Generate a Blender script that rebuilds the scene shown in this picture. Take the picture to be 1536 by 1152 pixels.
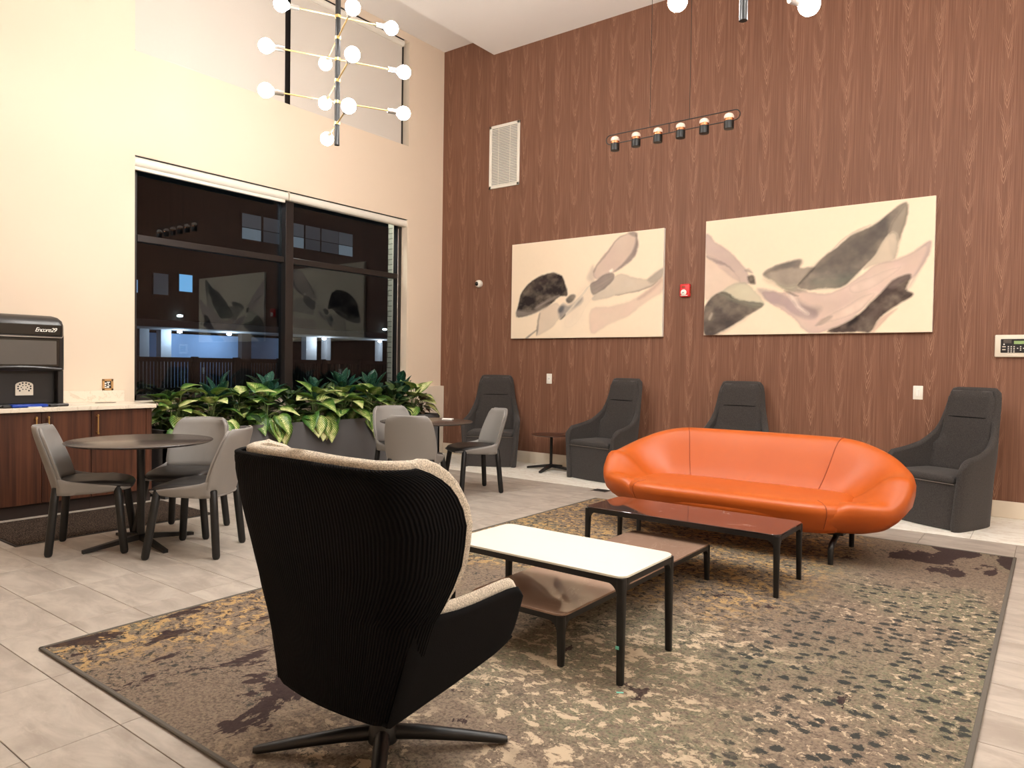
import bpy, bmesh, math, random
import numpy as np
from mathutils import Vector, Matrix

random.seed(7)
for o in list(bpy.data.objects):
    bpy.data.objects.remove(o, do_unlink=True)
scene = bpy.context.scene
COL = scene.collection
PI = math.pi

# ------------------------------------------------------------------ camera
yaw, pitch, roll = math.radians(-37.1635), math.radians(-1.4703), math.radians(0.8735)
fwd = Vector((math.sin(yaw) * math.cos(pitch), math.cos(yaw) * math.cos(pitch), math.sin(pitch)))
rgt0 = Vector((math.cos(yaw), -math.sin(yaw), 0))
up0 = rgt0.cross(fwd)
rgt = math.cos(roll) * rgt0 + math.sin(roll) * up0
upv = -math.sin(roll) * rgt0 + math.cos(roll) * up0
cam_data = bpy.data.cameras.new('camera')
cam_data.sensor_fit = 'HORIZONTAL'
cam_data.sensor_width = 36.0
cam_data.lens = 1075.84 * 36.0 / 1536.0
cam_data.clip_start = 0.05
cam_data.clip_end = 200
cam = bpy.data.objects.new('camera', cam_data)
COL.objects.link(cam)
m = Matrix.Identity(4)
for i in range(3):
    m[i][0], m[i][1], m[i][2] = rgt[i], upv[i], -fwd[i]
m.translation = (7.3069, -7.8726, 1.31)
cam.matrix_world = m
scene.camera = cam

# ------------------------------------------------------------------ world (night) and exposure
world = bpy.data.worlds.new('night')
world.use_nodes = True
world.node_tree.nodes['Background'].inputs[0].default_value = (0.012, 0.014, 0.022, 1)
world.node_tree.nodes['Background'].inputs[1].default_value = 0.35
scene.world = world
vs = scene.view_settings
vs.view_transform = 'Standard'
vs.look = 'None'
vs.gamma = 1.0
vs.use_curve_mapping = False
vs.exposure = 1.0
WARM = (1.0, 0.98, 0.945)
BULB_STRENGTH = 76.0
DOWNLIGHT_WATTS = 33.0

# ------------------------------------------------------------------ helpers
def lin(c):
    return tuple(((v / 255) / 12.92 if v / 255 <= 0.04045 else ((v / 255 + 0.055) / 1.055) ** 2.4) for v in c)

class G:
    """small node-graph builder for one material"""
    def __init__(s, name):
        s.m = bpy.data.materials.new(name)
        s.m.use_nodes = True
        s.t = s.m.node_tree
        s.b = s.t.nodes['Principled BSDF']
        s.out = s.t.nodes['Material Output']
    def n(s, typ, **kw):
        nd = s.t.nodes.new(typ)
        for k, v in kw.items():
            setattr(nd, k, v)
        return nd
    def put(s, sock, v):
        if v is None:
            return
        if hasattr(v, 'is_linked') or hasattr(v, 'links'):
            s.t.links.new(v, sock)
        elif isinstance(v, (tuple, list)) and len(v) == 3 and sock.type == 'RGBA':
            sock.default_value = (*v, 1)
        else:
            sock.default_value = v
    def obj(s):
        return s.n('ShaderNodeTexCoord').outputs['Object']
    def uv(s):
        return s.n('ShaderNodeTexCoord').outputs['UV']
    def map(s, v, scale=(1, 1, 1), loc=(0, 0, 0), rot=(0, 0, 0)):
        nd = s.n('ShaderNodeMapping')
        s.put(nd.inputs[0], v)
        nd.inputs['Location'].default_value = loc
        nd.inputs['Rotation'].default_value = rot
        nd.inputs['Scale'].default_value = scale
        return nd.outputs[0]
    def noise(s, v, scale=5, detail=2, rough=0.5, dist=0.0):
        nd = s.n('ShaderNodeTexNoise')
        s.put(nd.inputs['Vector'], v)
        nd.inputs['Scale'].default_value = scale
        nd.inputs['Detail'].default_value = detail
        nd.inputs['Roughness'].default_value = rough
        nd.inputs['Distortion'].default_value = dist
        return nd.outputs['Fac']
    def voro(s, v, scale=5, feature='F1', out='Distance', rnd=1.0):
        nd = s.n('ShaderNodeTexVoronoi', feature=feature)
        s.put(nd.inputs['Vector'], v)
        nd.inputs['Scale'].default_value = scale
        nd.inputs['Randomness'].default_value = rnd
        return nd.outputs[out]
    def math(s, op, a, b=0.0, clamp=False):
        nd = s.n('ShaderNodeMath', operation=op)
        nd.use_clamp = clamp
        s.put(nd.inputs[0], a)
        s.put(nd.inputs[1], b)
        return nd.outputs[0]
    def step(s, v, a, b):
        nd = s.n('ShaderNodeMapRange', interpolation_type='SMOOTHSTEP')
        s.put(nd.inputs['Value'], v)
        nd.inputs['From Min'].default_value = a
        nd.inputs['From Max'].default_value = b
        return nd.outputs[0]
    def xyz(s, v):
        nd = s.n('ShaderNodeSeparateXYZ')
        s.put(nd.inputs[0], v)
        return nd.outputs
    def comb(s, x, y, z):
        nd = s.n('ShaderNodeCombineXYZ')
        s.put(nd.inputs[0], x); s.put(nd.inputs[1], y); s.put(nd.inputs[2], z)
        return nd.outputs[0]
    def mix(s, f, a, b, blend='MIX'):
        nd = s.n('ShaderNodeMix', data_type='RGBA', blend_type=blend)
        s.put(nd.inputs[0], f)
        s.put(nd.inputs[6], a)
        s.put(nd.inputs[7], b)
        return nd.outputs[2]
    def rnd(s):
        return s.n('ShaderNodeObjectInfo').outputs['Random']
    def bump(s, h, strength=0.2, dist=0.01):
        nd = s.n('ShaderNodeBump')
        nd.inputs['Strength'].default_value = strength
        nd.inputs['Distance'].default_value = dist
        s.put(nd.inputs['Height'], h)
        s.t.links.new(nd.outputs[0], s.b.inputs['Normal'])
    def fin(s, color=None, rough=0.5, metal=0.0, spec=0.5, coat=0.0, sheen=0.0):
        s.put(s.b.inputs['Base Color'], color)
        s.put(s.b.inputs['Roughness'], rough)
        s.put(s.b.inputs['Metallic'], metal)
        s.put(s.b.inputs['Specular IOR Level'], spec)
        s.put(s.b.inputs['Coat Weight'], coat)
        s.put(s.b.inputs['Sheen Weight'], sheen)
        return s.m

def plain(name, rgb, rough=0.5, metal=0.0, spec=0.5, coat=0.0, var=0.04, scale=30.0, bump=0.0, sheen=0.0):
    """one colour with faint procedural mottling"""
    g = G(name)
    c = lin(rgb)
    nz = g.noise(g.obj(), scale, 3, 0.6)
    col = g.mix(nz, tuple(max(0, v * (1 - var)) for v in c), tuple(min(1, v * (1 + var)) for v in c))
    if bump:
        g.bump(g.noise(g.obj(), scale * 6, 2, 0.6), bump, 0.004)
    return g.fin(col, rough, metal, spec, coat, sheen)

def emit(name, rgb, strength):
    g = G(name)
    g.put(g.b.inputs['Base Color'], (0.8, 0.8, 0.8))
    g.put(g.b.inputs['Emission Color'], rgb)
    g.b.inputs['Emission Strength'].default_value = strength
    return g.m

class MB:
    """mesh builder"""
    def __init__(s):
        s.v, s.f, s.uvs = [], [], None
    def add(s, vs, fs):
        o = len(s.v)
        s.v += [tuple(p) for p in vs]
        s.f += [tuple(i + o for i in f) for f in fs]
        return s
    def box(s, x0, x1, y0, y1, z0, z1):
        vs = [(x, y, z) for x in (x0, x1) for y in (y0, y1) for z in (z0, z1)]
        return s.add(vs, [(0, 1, 3, 2), (4, 6, 7, 5), (0, 4, 5, 1), (2, 3, 7, 6), (0, 2, 6, 4), (1, 5, 7, 3)])
    def rbox(s, x0, x1, y0, y1, z0, z1, r=0.01, seg=2):
        bm = bmesh.new()
        bmesh.ops.create_cube(bm, size=1)
        for v in bm.verts:
            v.co = ((x0 + x1) / 2 + v.co.x * (x1 - x0), (y0 + y1) / 2 + v.co.y * (y1 - y0), (z0 + z1) / 2 + v.co.z * (z1 - z0))
        bmesh.ops.bevel(bm, geom=bm.edges[:], offset=r, segments=seg, profile=0.5, affect='EDGES')
        bm.verts.index_update()
        s.add([v.co[:] for v in bm.verts], [[v.index for v in f.verts] for f in bm.faces])
        bm.free()
        return s
    def tube(s, pts, r, n=10, cap=True, closed=False):
        pts = [Vector(p) for p in pts]
        k = len(pts)
        rs = r if isinstance(r, (list, tuple)) else [r] * k
        vs, fs = [], []
        ref = None
        for i, p in enumerate(pts):
            if closed:
                d = (pts[(i + 1) % k] - pts[i - 1]).normalized()
            else:
                d = (pts[min(i + 1, k - 1)] - pts[max(i - 1, 0)]).normalized()
            if ref is None:
                ref = Vector((0, 0, 1)) if abs(d.z) < 0.9 else Vector((1, 0, 0))
            a = (ref - d * ref.dot(d)).normalized()
            ref = a
            b = d.cross(a)
            for j in range(n):
                t = 2 * PI * j / n
                vs.append(p + (a * math.cos(t) + b * math.sin(t)) * rs[i])
        segs = k if closed else k - 1
        for i in range(segs):
            i2 = (i + 1) % k
            for j in range(n):
                fs.append((i * n + j, i * n + (j + 1) % n, i2 * n + (j + 1) % n, i2 * n + j))
        if cap and not closed:
            fs.append(tuple(reversed(range(n))))
            fs.append(tuple(range((k - 1) * n, k * n)))
        return s.add(vs, fs)
    def lathe(s, prof, n=24, c=(0, 0, 0), axis='z'):
        vs, fs = [], []
        for (r, z) in prof:
            for j in range(n):
                t = 2 * PI * j / n
                p = (r * math.cos(t), r * math.sin(t), z)
                if axis == 'y':
                    p = (p[0], -p[2], p[1])
                elif axis == 'x':
                    p = (p[2], p[0], p[1])
                vs.append((c[0] + p[0], c[1] + p[1], c[2] + p[2]))
        k = len(prof)
        for i in range(k - 1):
            for j in range(n):
                fs.append((i * n + j, i * n + (j + 1) % n, (i + 1) * n + (j + 1) % n, (i + 1) * n + j))
        fs.append(tuple(reversed(range(n))))
        fs.append(tuple(range((k - 1) * n, k * n)))
        return s.add(vs, fs)
    def prism(s, poly, z0, z1):
        """closed outline in xy extruded along z"""
        n = len(poly)
        vs = [(x, y, z0) for x, y in poly] + [(x, y, z1) for x, y in poly]
        fs = [(i, (i + 1) % n, n + (i + 1) % n, n + i) for i in range(n)]
        fs += [tuple(reversed(range(n))), tuple(range(n, 2 * n))]
        return s.add(vs, fs)
    def loft(s, rings, cap=True):
        n = len(rings[0])
        vs = [p for r in rings for p in r]
        fs = []
        for i in range(len(rings) - 1):
            for j in range(n):
                fs.append((i * n + j, i * n + (j + 1) % n, (i + 1) * n + (j + 1) % n, (i + 1) * n + j))
        if cap:
            fs.append(tuple(reversed(range(n))))
            fs.append(tuple(range((len(rings) - 1) * n, len(rings) * n)))
        return s.add(vs, fs)
    def sheet(s, P, us, vs_, th, round_rim=0.5, uvf=None):
        """surface P(u,v) given body: thickness th along its normal, rim rounded"""
        nu, nv = len(us), len(vs_)
        A = [[Vector(P(u, v)) for v in vs_] for u in us]
        out, inn = [], []
        for i in range(nu):
            for j in range(nv):
                du = A[min(i + 1, nu - 1)][j] - A[max(i - 1, 0)][j]
                dv = A[i][min(j + 1, nv - 1)] - A[i][max(j - 1, 0)]
                nn = du.cross(dv)
                nn = nn.normalized() if nn.length > 1e-9 else Vector((0, 0, 1))
                out.append(A[i][j] + nn * th / 2)
                inn.append(A[i][j] - nn * th / 2)
        vs = out + inn
        N = nu * nv
        fs = []
        ix = lambda i, j: i * nv + j
        for i in range(nu - 1):
            for j in range(nv - 1):
                fs.append((ix(i, j), ix(i + 1, j), ix(i + 1, j + 1), ix(i, j + 1)))
                fs.append((N + ix(i, j), N + ix(i, j + 1), N + ix(i + 1, j + 1), N + ix(i + 1, j)))
        loop = [(i, 0) for i in range(nu)] + [(nu - 1, j) for j in range(1, nv)] + [(i, nv - 1) for i in range(nu - 2, -1, -1)] + [(0, j) for j in range(nv - 2, 0, -1)]
        mids = []
        for (i, j) in loop:
            c = A[i][j]
            i2 = 1 if i == 0 else (nu - 2 if i == nu - 1 else i)
            j2 = 1 if j == 0 else (nv - 2 if j == nv - 1 else j)
            t = c - A[i2][j2]
            t = t.normalized() if t.length > 1e-9 else Vector((0, 0, 0))
            mids.append(len(vs))
            vs.append(c + t * th * round_rim)
        if uvf:
            q = [uvf(u, v) for u in us for v in vs_]
            s.uvs = q + q + [q[ix(i, j)] for (i, j) in loop]
        L = len(loop)
        for k in range(L):
            a, b = ix(*loop[k]), ix(*loop[(k + 1) % L])
            ma, mb = mids[k], mids[(k + 1) % L]
            fs.append((b, a, ma, mb))
            fs.append((N + a, N + b, mb, ma))
        return s.add(vs, fs)
    def mesh(s, name, mat, smooth=False, ang=40):
        me = bpy.data.meshes.new(name)
        me.from_pydata([tuple(v) for v in s.v], [], s.f)
        bm = bmesh.new()
        bm.from_mesh(me)
        bmesh.ops.recalc_face_normals(bm, faces=bm.faces[:])
        if smooth:
            for f in bm.faces:
                f.smooth = True
            lim = math.radians(ang)
            for e in bm.edges:
                if len(e.link_faces) == 2 and e.calc_face_angle(0) > lim:
                    e.smooth = False
        bm.to_mesh(me)
        bm.free()
        if s.uvs:
            ul = me.uv_layers.new(name='UVMap')
            for lp in me.loops:
                ul.data[lp.index].uv = s.uvs[lp.vertex_index]
        if mat:
            me.materials.append(mat)
        return me
    def build(s, name, mat, parent=None, smooth=False, ang=40, loc=None, rz=0.0):
        return link(name, s.mesh(name, mat, smooth, ang), parent, loc, rz)

def link(name, me, parent=None, loc=None, rz=0.0):
    o = bpy.data.objects.new(name, me)
    COL.objects.link(o)
    if parent is not None:
        o.parent = parent
    if loc is not None:
        o.location = loc
    if rz:
        o.rotation_euler = (0, 0, rz)
    return o

def tag(o, label, cat, group=None, kind=None):
    o['label'] = label
    o['category'] = cat
    if group:
        o['group'] = group
    if kind:
        o['kind'] = kind
    return o

def thing(name, label, cat, loc=(0, 0, 0), rz=0.0, group=None):
    o = bpy.data.objects.new(name, None)
    o.empty_display_size = 0.1
    COL.objects.link(o)
    o.location = loc
    o.rotation_euler = (0, 0, rz)
    return tag(o, label, cat, group)

def struct(o):
    o['kind'] = 'structure'
    return o

def copy_tree(o, parent=None):
    c = o.copy()
    COL.objects.link(c)
    c.parent = parent
    for ch in [x for x in bpy.data.objects if x.parent == o]:
        copy_tree(ch, c)
    return c

def place(o, loc, rz, label=None, group=None):
    o.location = loc
    o.rotation_euler = (0, 0, rz)
    if label:
        o['label'] = label
    if group:
        o['group'] = group
    return o

def interp(x, xs, ys):
    return float(np.interp(x, xs, ys))

def smooth01(t):
    t = min(1.0, max(0.0, t))
    return t * t * (3 - 2 * t)

def lsp(a, b, n):
    return [a + (b - a) * i / (n - 1) for i in range(n)]

def rrect(x0, x1, y0, y1, r, n=6):
    pts = []
    for cx, cy, a0 in ((x1 - r, y1 - r, 0), (x0 + r, y1 - r, PI / 2), (x0 + r, y0 + r, PI), (x1 - r, y0 + r, 1.5 * PI)):
        for i in range(n + 1):
            a = a0 + PI / 2 * i / n
            pts.append((cx + r * math.cos(a), cy + r * math.sin(a)))
    return pts

# ------------------------------------------------------------------ materials
M = {}
M['plaster'] = plain('cream_plaster', (236, 217, 195), 0.85, var=0.015, scale=2.0)
M['ceiling'] = plain('ceiling_paint', (250, 246, 242), 0.9, var=0.01, scale=2.0)
M['ledge'] = plain('ledge_paint', (236, 222, 202), 0.7, var=0.01)
M['white'] = plain('white_paint', (240, 234, 222), 0.5, var=0.01)
M['offwhite'] = plain('off_white_plastic', (226, 216, 198), 0.45, var=0.02)
M['black_metal'] = plain('black_metal', (15, 14, 14), 0.42, 0.0, 0.5, var=0.1)
M['black_wood'] = plain('black_stained_wood', (10, 10, 10), 0.5, var=0.15, scale=60)
M['bronze'] = plain('bronze_frame', (46, 40, 38), 0.4, 0.3, var=0.06)
M['brass'] = plain('brass', (240, 208, 140), 0.32, 1.0, var=0.03)
M['copper'] = plain('copper', (214, 150, 108), 0.25, 1.0, var=0.03)
M['steel'] = plain('brushed_steel', (150, 142, 136), 0.35, 1.0, var=0.05)
M['nickel'] = plain('nickel', (190, 184, 178), 0.3, 1.0, var=0.04)
M['opal'] = plain('opal_glass', (226, 206, 190), 0.3, var=0.02)
M['chair_grey'] = plain('grey_shell', (138, 134, 130), 0.55, var=0.03, scale=80, bump=0.05)
M['seat_black'] = plain('black_leather', (44, 41, 40), 0.45, var=0.08, scale=60, bump=0.08)
M['planter'] = plain('grey_planter', (94, 93, 94), 0.6, var=0.03, scale=10)
M['soil'] = plain('dark_soil', (34, 26, 20), 0.95, var=0.4, scale=60, bump=0.6)
M['dark_glass'] = plain('dark_panel_glass', (10, 9, 9), 0.08, 0.0, 0.7, var=0.0)
M['screen'] = plain('grey_screen', (92, 88, 84), 0.2, 0.0, 0.5, var=0.02)
M['machine'] = plain('machine_plastic', (50, 47, 46), 0.28, 0.15, 0.6, var=0.05)
M['machine_dark'] = plain('machine_black', (26, 24, 24), 0.4, var=0.05)
M['blue'] = plain('blue_plastic', (26, 66, 168), 0.35, var=0.05)
M['red'] = plain('red_plastic', (214, 36, 40), 0.4, var=0.03)
M['lcd'] = plain('green_display', (150, 178, 120), 0.25, var=0.05)
M['teal'] = plain('teal_tape', (120, 200, 180), 0.5, var=0.05)
M['tan'] = plain('tan_frame', (196, 150, 96), 0.5, var=0.05)
M['paper'] = plain('white_paper', (246, 242, 234), 0.7, var=0.01)
M['asphalt'] = plain('asphalt', (34, 34, 36), 0.9, var=0.3, scale=3)
M['fence'] = plain('dark_fence', (38, 30, 27), 0.8, var=0.1)
M['facade'] = plain('brown_facade', (26, 20, 21), 0.9, var=0.1, scale=0.5)
M['concrete'] = plain('pale_concrete', (150, 152, 156), 0.9, var=0.06, scale=1.0)
M['facade_blue'] = plain('blue_grey_render', (120, 146, 180), 0.9, var=0.05, scale=1.0)
M['dead_lens'] = plain('clear_lens', (210, 205, 200), 0.1, var=0.0)
M['mat_edge'] = plain('mat_edging', (44, 36, 32), 0.8)
M['rug_edge'] = plain('rug_binding', (92, 86, 78), 0.9, var=0.1, scale=200)

def mk_fabric(name, rgb, scale, var=0.35, rough=0.95, bump=0.35, sheen=0.1):
    g = G(name)
    o = g.obj()
    c = lin(rgb)
    n1 = g.noise(o, scale, 2, 0.7)
    n2 = g.noise(o, 6, 2, 0.5)
    f = g.step(n1, 0.3, 0.7)
    col = g.mix(f, tuple(v * (1 - var) for v in c), tuple(min(1, v * (1 + var)) for v in c))
    col = g.mix(g.math('MULTIPLY', n2, 0.25), col, tuple(v * 0.8 for v in c))
    g.bump(n1, bump, 0.004)
    return g.fin(col, rough, spec=0.2, sheen=sheen)
M['felt'] = mk_fabric('charcoal_wool', (64, 60, 58), 160)
M['tweed'] = mk_fabric('oatmeal_tweed', (196, 184, 166), 210, 0.42, bump=0.5)

def mk_leather():
    g = G('orange_leather')
    o = g.obj()
    n = g.noise(o, 2.5, 3, 0.5)
    col = g.mix(n, lin((176, 80, 24)), lin((190, 91, 29)))
    h = g.math('ADD', g.math('MULTIPLY', g.voro(o, 260), 0.5), g.noise(o, 9, 3, 0.5))
    g.bump(h, 0.06, 0.006)
    return g.fin(col, 0.38, 0.0, 0.45)
M['leather'] = mk_leather()
M['seam'] = plain('leather_seam', (150, 66, 24), 0.6)
M['seam_grey'] = plain('grey_seam', (90, 86, 84), 0.7)
M['felt_seam'] = plain('wool_piping', (112, 102, 94), 0.9)

def mk_rib():
    g = G('black_ribbed_fabric')
    o = g.obj()
    x = g.xyz(g.uv())[0]
    w = g.math('SINE', g.math('MULTIPLY', x, 2 * PI / 0.0135))
    f = g.step(w, -0.6, 0.9)
    col = g.mix(f, lin((4, 4, 5)), lin((20, 18, 18)))
    g.bump(w, 0.7, 0.003)
    return g.fin(col, 0.85, 0.0, 0.08)
M['rib'] = mk_rib()
M['black_fabric'] = mk_fabric('black_weave', (11, 10, 11), 250, 0.3, bump=0.2, sheen=0.0)

def mk_tile():
    g = G('beige_stone_tile')
    o = g.obj()
    geo = g.n('ShaderNodeNewGeometry').outputs['Position']
    r = g.rnd()
    sh = g.comb(g.math('MULTIPLY', r, 30), g.math('MULTIPLY', r, 17), 0)
    add = g.n('ShaderNodeVectorMath', operation='ADD')
    g.put(add.inputs[0], geo); g.put(add.inputs[1], sh)
    v = add.outputs[0]
    n1 = g.noise(g.map(v, (1.0, 2.4, 1)), 3.2, 6, 0.62, 0.6)
    n2 = g.noise(g.map(v, (1, 3, 1)), 9, 5, 0.7, 1.2)
    col = g.mix(g.step(n1, 0.3, 0.72), lin((156, 145, 134)), lin((190, 180, 168)))
    col = g.mix(g.math('MULTIPLY', g.step(n2, 0.56, 0.72), 0.35), col, lin((200, 189, 176)))
    col = g.mix(g.math('MULTIPLY', r, 0.22), col, lin((148, 137, 126)))
    g.bump(n2, 0.04, 0.004)
    return g.fin(col, 0.42, 0.0, 0.4)
M['tile'] = mk_tile()

def mk_white_tile():
    g = G('ivory_marble_tile')
    geo = g.n('ShaderNodeNewGeometry').outputs['Position']
    n1 = g.noise(g.map(geo, (0.8, 3.0, 1)), 4, 6, 0.65, 1.0)
    v = g.step(g.math('ABSOLUTE', g.math('SUBTRACT', n1, 0.5)), 0.0, 0.05)
    col = g.mix(v, lin((226, 216, 200)), lin((248, 243, 232)))
    return g.fin(col, 0.35, 0.0, 0.5)
M['white_tile'] = mk_white_tile()

def mk_floorbase():
    g = G('floor_grout')
    return g.fin(g.mix(g.noise(g.obj(), 8, 3), lin((112, 100, 90)), lin((128, 116, 104))), 0.8)
M['grout'] = mk_floorbase()

def mk_farfloor():
    g = G('far_floor_tile')
    o = g.obj()
    nd = g.n('ShaderNodeTexBrick')
    nd.offset = 0.0
    nd.inputs['Scale'].default_value = 1.0
    nd.inputs['Brick Width'].default_value = 0.61
    nd.inputs['Row Height'].default_value = 0.305
    nd.inputs['Mortar Size'].default_value = 0.002
    nd.inputs['Color1'].default_value = (*lin((196, 183, 168)), 1)
    nd.inputs['Color2'].default_value = (*lin((188, 176, 162)), 1)
    nd.inputs['Mortar'].default_value = (*lin((120, 108, 98)), 1)
    g.put(nd.inputs['Vector'], o)
    return g.fin(nd.outputs['Color'], 0.42)
M['far_floor'] = mk_farfloor()

def mk_wood_wall():
    """veneer with nested cathedral figure, points downwards, one column every 0.28 m"""
    g = G('walnut_laminate')
    o = g.obj()
    X, Y, Z = g.xyz(o)
    wob = g.noise(g.map(o, (1, 1, 0.35)), 6, 3, 0.55)
    xs = g.math('ADD', X, g.math('MULTIPLY', g.math('SUBTRACT', wob, 0.5), 0.05))
    q = g.math('DIVIDE', xs, 0.27)
    cell = g.math('FLOOR', q)
    u = g.math('SUBTRACT', g.math('FRACT', q), 0.5)
    wn = g.n('ShaderNodeTexWhiteNoise', noise_dimensions='1D')
    g.put(wn.inputs['W'], cell)
    rnd = wn.outputs['Value']
    du = g.math('POWER', g.math('ABSOLUTE', u), 1.15)
    val = g.math('SUBTRACT', g.math('ADD', Z, g.math('MULTIPLY', rnd, 5.0)), g.math('MULTIPLY', du, 1.9))
    val = g.math('ADD', val, g.math('MULTIPLY', g.noise(g.map(o, (1, 1, 0.45)), 12, 4, 0.65), 0.17))
    lines = g.math('SINE', g.math('MULTIPLY', val, 2 * PI / 0.066))
    group = g.math('SINE', g.math('ADD', g.math('MULTIPLY', val, 2 * PI / 0.41), g.math('MULTIPLY', g.noise(g.map(o, (3.7, 1, 0.9)), 1.6, 3, 0.6), 14.0)))
    near = g.math('SUBTRACT', 1.0, g.step(g.math('ABSOLUTE', u), 0.08, 0.30))
    fig = g.math('MULTIPLY', g.math('MULTIPLY', g.step(lines, 0.2, 1.0), near), g.step(group, -0.5, 0.8))
    streak = g.noise(g.map(o, (95, 1, 0.9)), 1.0, 3, 0.6)
    broad = g.noise(g.map(o, (6, 1, 0.25)), 1.0, 2, 0.5)
    base = g.mix(g.step(streak, 0.3, 0.7), lin((114, 77, 60)), lin((137, 96, 76)))
    base = g.mix(g.math('MULTIPLY', g.step(broad, 0.35, 0.7), 0.3), base, lin((108, 72, 54)))
    fine = g.noise(g.map(o, (210, 1, 1.6)), 1.0, 2, 0.5)
    base = g.mix(g.math('MULTIPLY', g.step(fine, 0.55, 0.72), 0.35), base, lin((176, 132, 108)))
    col = g.mix(g.math('MULTIPLY', fig, 0.55), base, lin((188, 144, 118)))
    g.bump(streak, 0.05, 0.003)
    return g.fin(col, 0.55, 0.0, 0.3)
M['wood_wall'] = mk_wood_wall()

def mk_cabinet():
    g = G('walnut_cabinet')
    o = g.obj()
    geo = g.n('ShaderNodeNewGeometry').outputs['Position']
    s = g.noise(g.map(geo, (30, 34, 0.8)), 1.0, 4, 0.6, 0.4)
    b = g.noise(g.map(geo, (6, 7, 0.5)), 1.0, 2, 0.5)
    col = g.mix(g.step(s, 0.3, 0.7), lin((56, 30, 20)), lin((92, 54, 36)))
    col = g.mix(g.math('MULTIPLY', g.step(b, 0.4, 0.7), 0.4), col, lin((108, 66, 45)))
    return g.fin(col, 0.4, 0.0, 0.4)
M['cabinet'] = mk_cabinet()
M['kick'] = plain('dark_kick', (38, 24, 18), 0.6)

def mk_counter():
    g = G('cream_quartz')
    o = g.obj()
    n = g.noise(o, 2.5, 6, 0.65, 1.5)
    v = g.step(g.math('ABSOLUTE', g.math('SUBTRACT', n, 0.5)), 0.0, 0.02)
    col = g.mix(v, lin((222, 208, 186)), lin((238, 226, 207)))
    return g.fin(col, 0.3, 0.0, 0.5)
M['counter'] = mk_counter()

def mk_marble(name, base, vein, amount, rough, scale=3.0):
    g = G(name)
    o = g.obj()
    n = g.noise(o, scale, 5, 0.6, 1.6)
    v = g.step(g.math('ABSOLUTE', g.math('SUBTRACT', n, 0.52)), 0.0, 0.012)
    br = g.step(g.noise(o, 2.2, 2, 0.5), 0.5, 0.62)
    f = g.math('MULTIPLY', g.math('MULTIPLY', g.math('SUBTRACT', 1.0, v), br), amount)
    col = g.mix(f, lin(base), lin(vein))
    return g.fin(col, rough, 0.0, 0.6)
M['white_top'] = mk_marble('white_ceramic', (230, 227, 214), (206, 200, 186), 0.35, 0.25)
M['dark_top'] = mk_marble('dark_brown_ceramic', (48, 36, 34), (196, 172, 158), 0.9, 0.04)
M['taupe_top'] = mk_marble('taupe_ceramic', (150, 122, 105), (196, 172, 152), 0.25, 0.03)

def mk_table_top():
    g = G('bistro_top')
    n = g.noise(g.obj(), 40, 3, 0.5)
    return g.fin(g.mix(n, lin((60, 52, 47)), lin((70, 60, 54))), 0.27, 0.0, 0.8)
M['bistro'] = mk_table_top()
M['bistro_brown'] = plain('dark_brown_top', (70, 42, 30), 0.35, var=0.1, scale=12)

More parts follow.
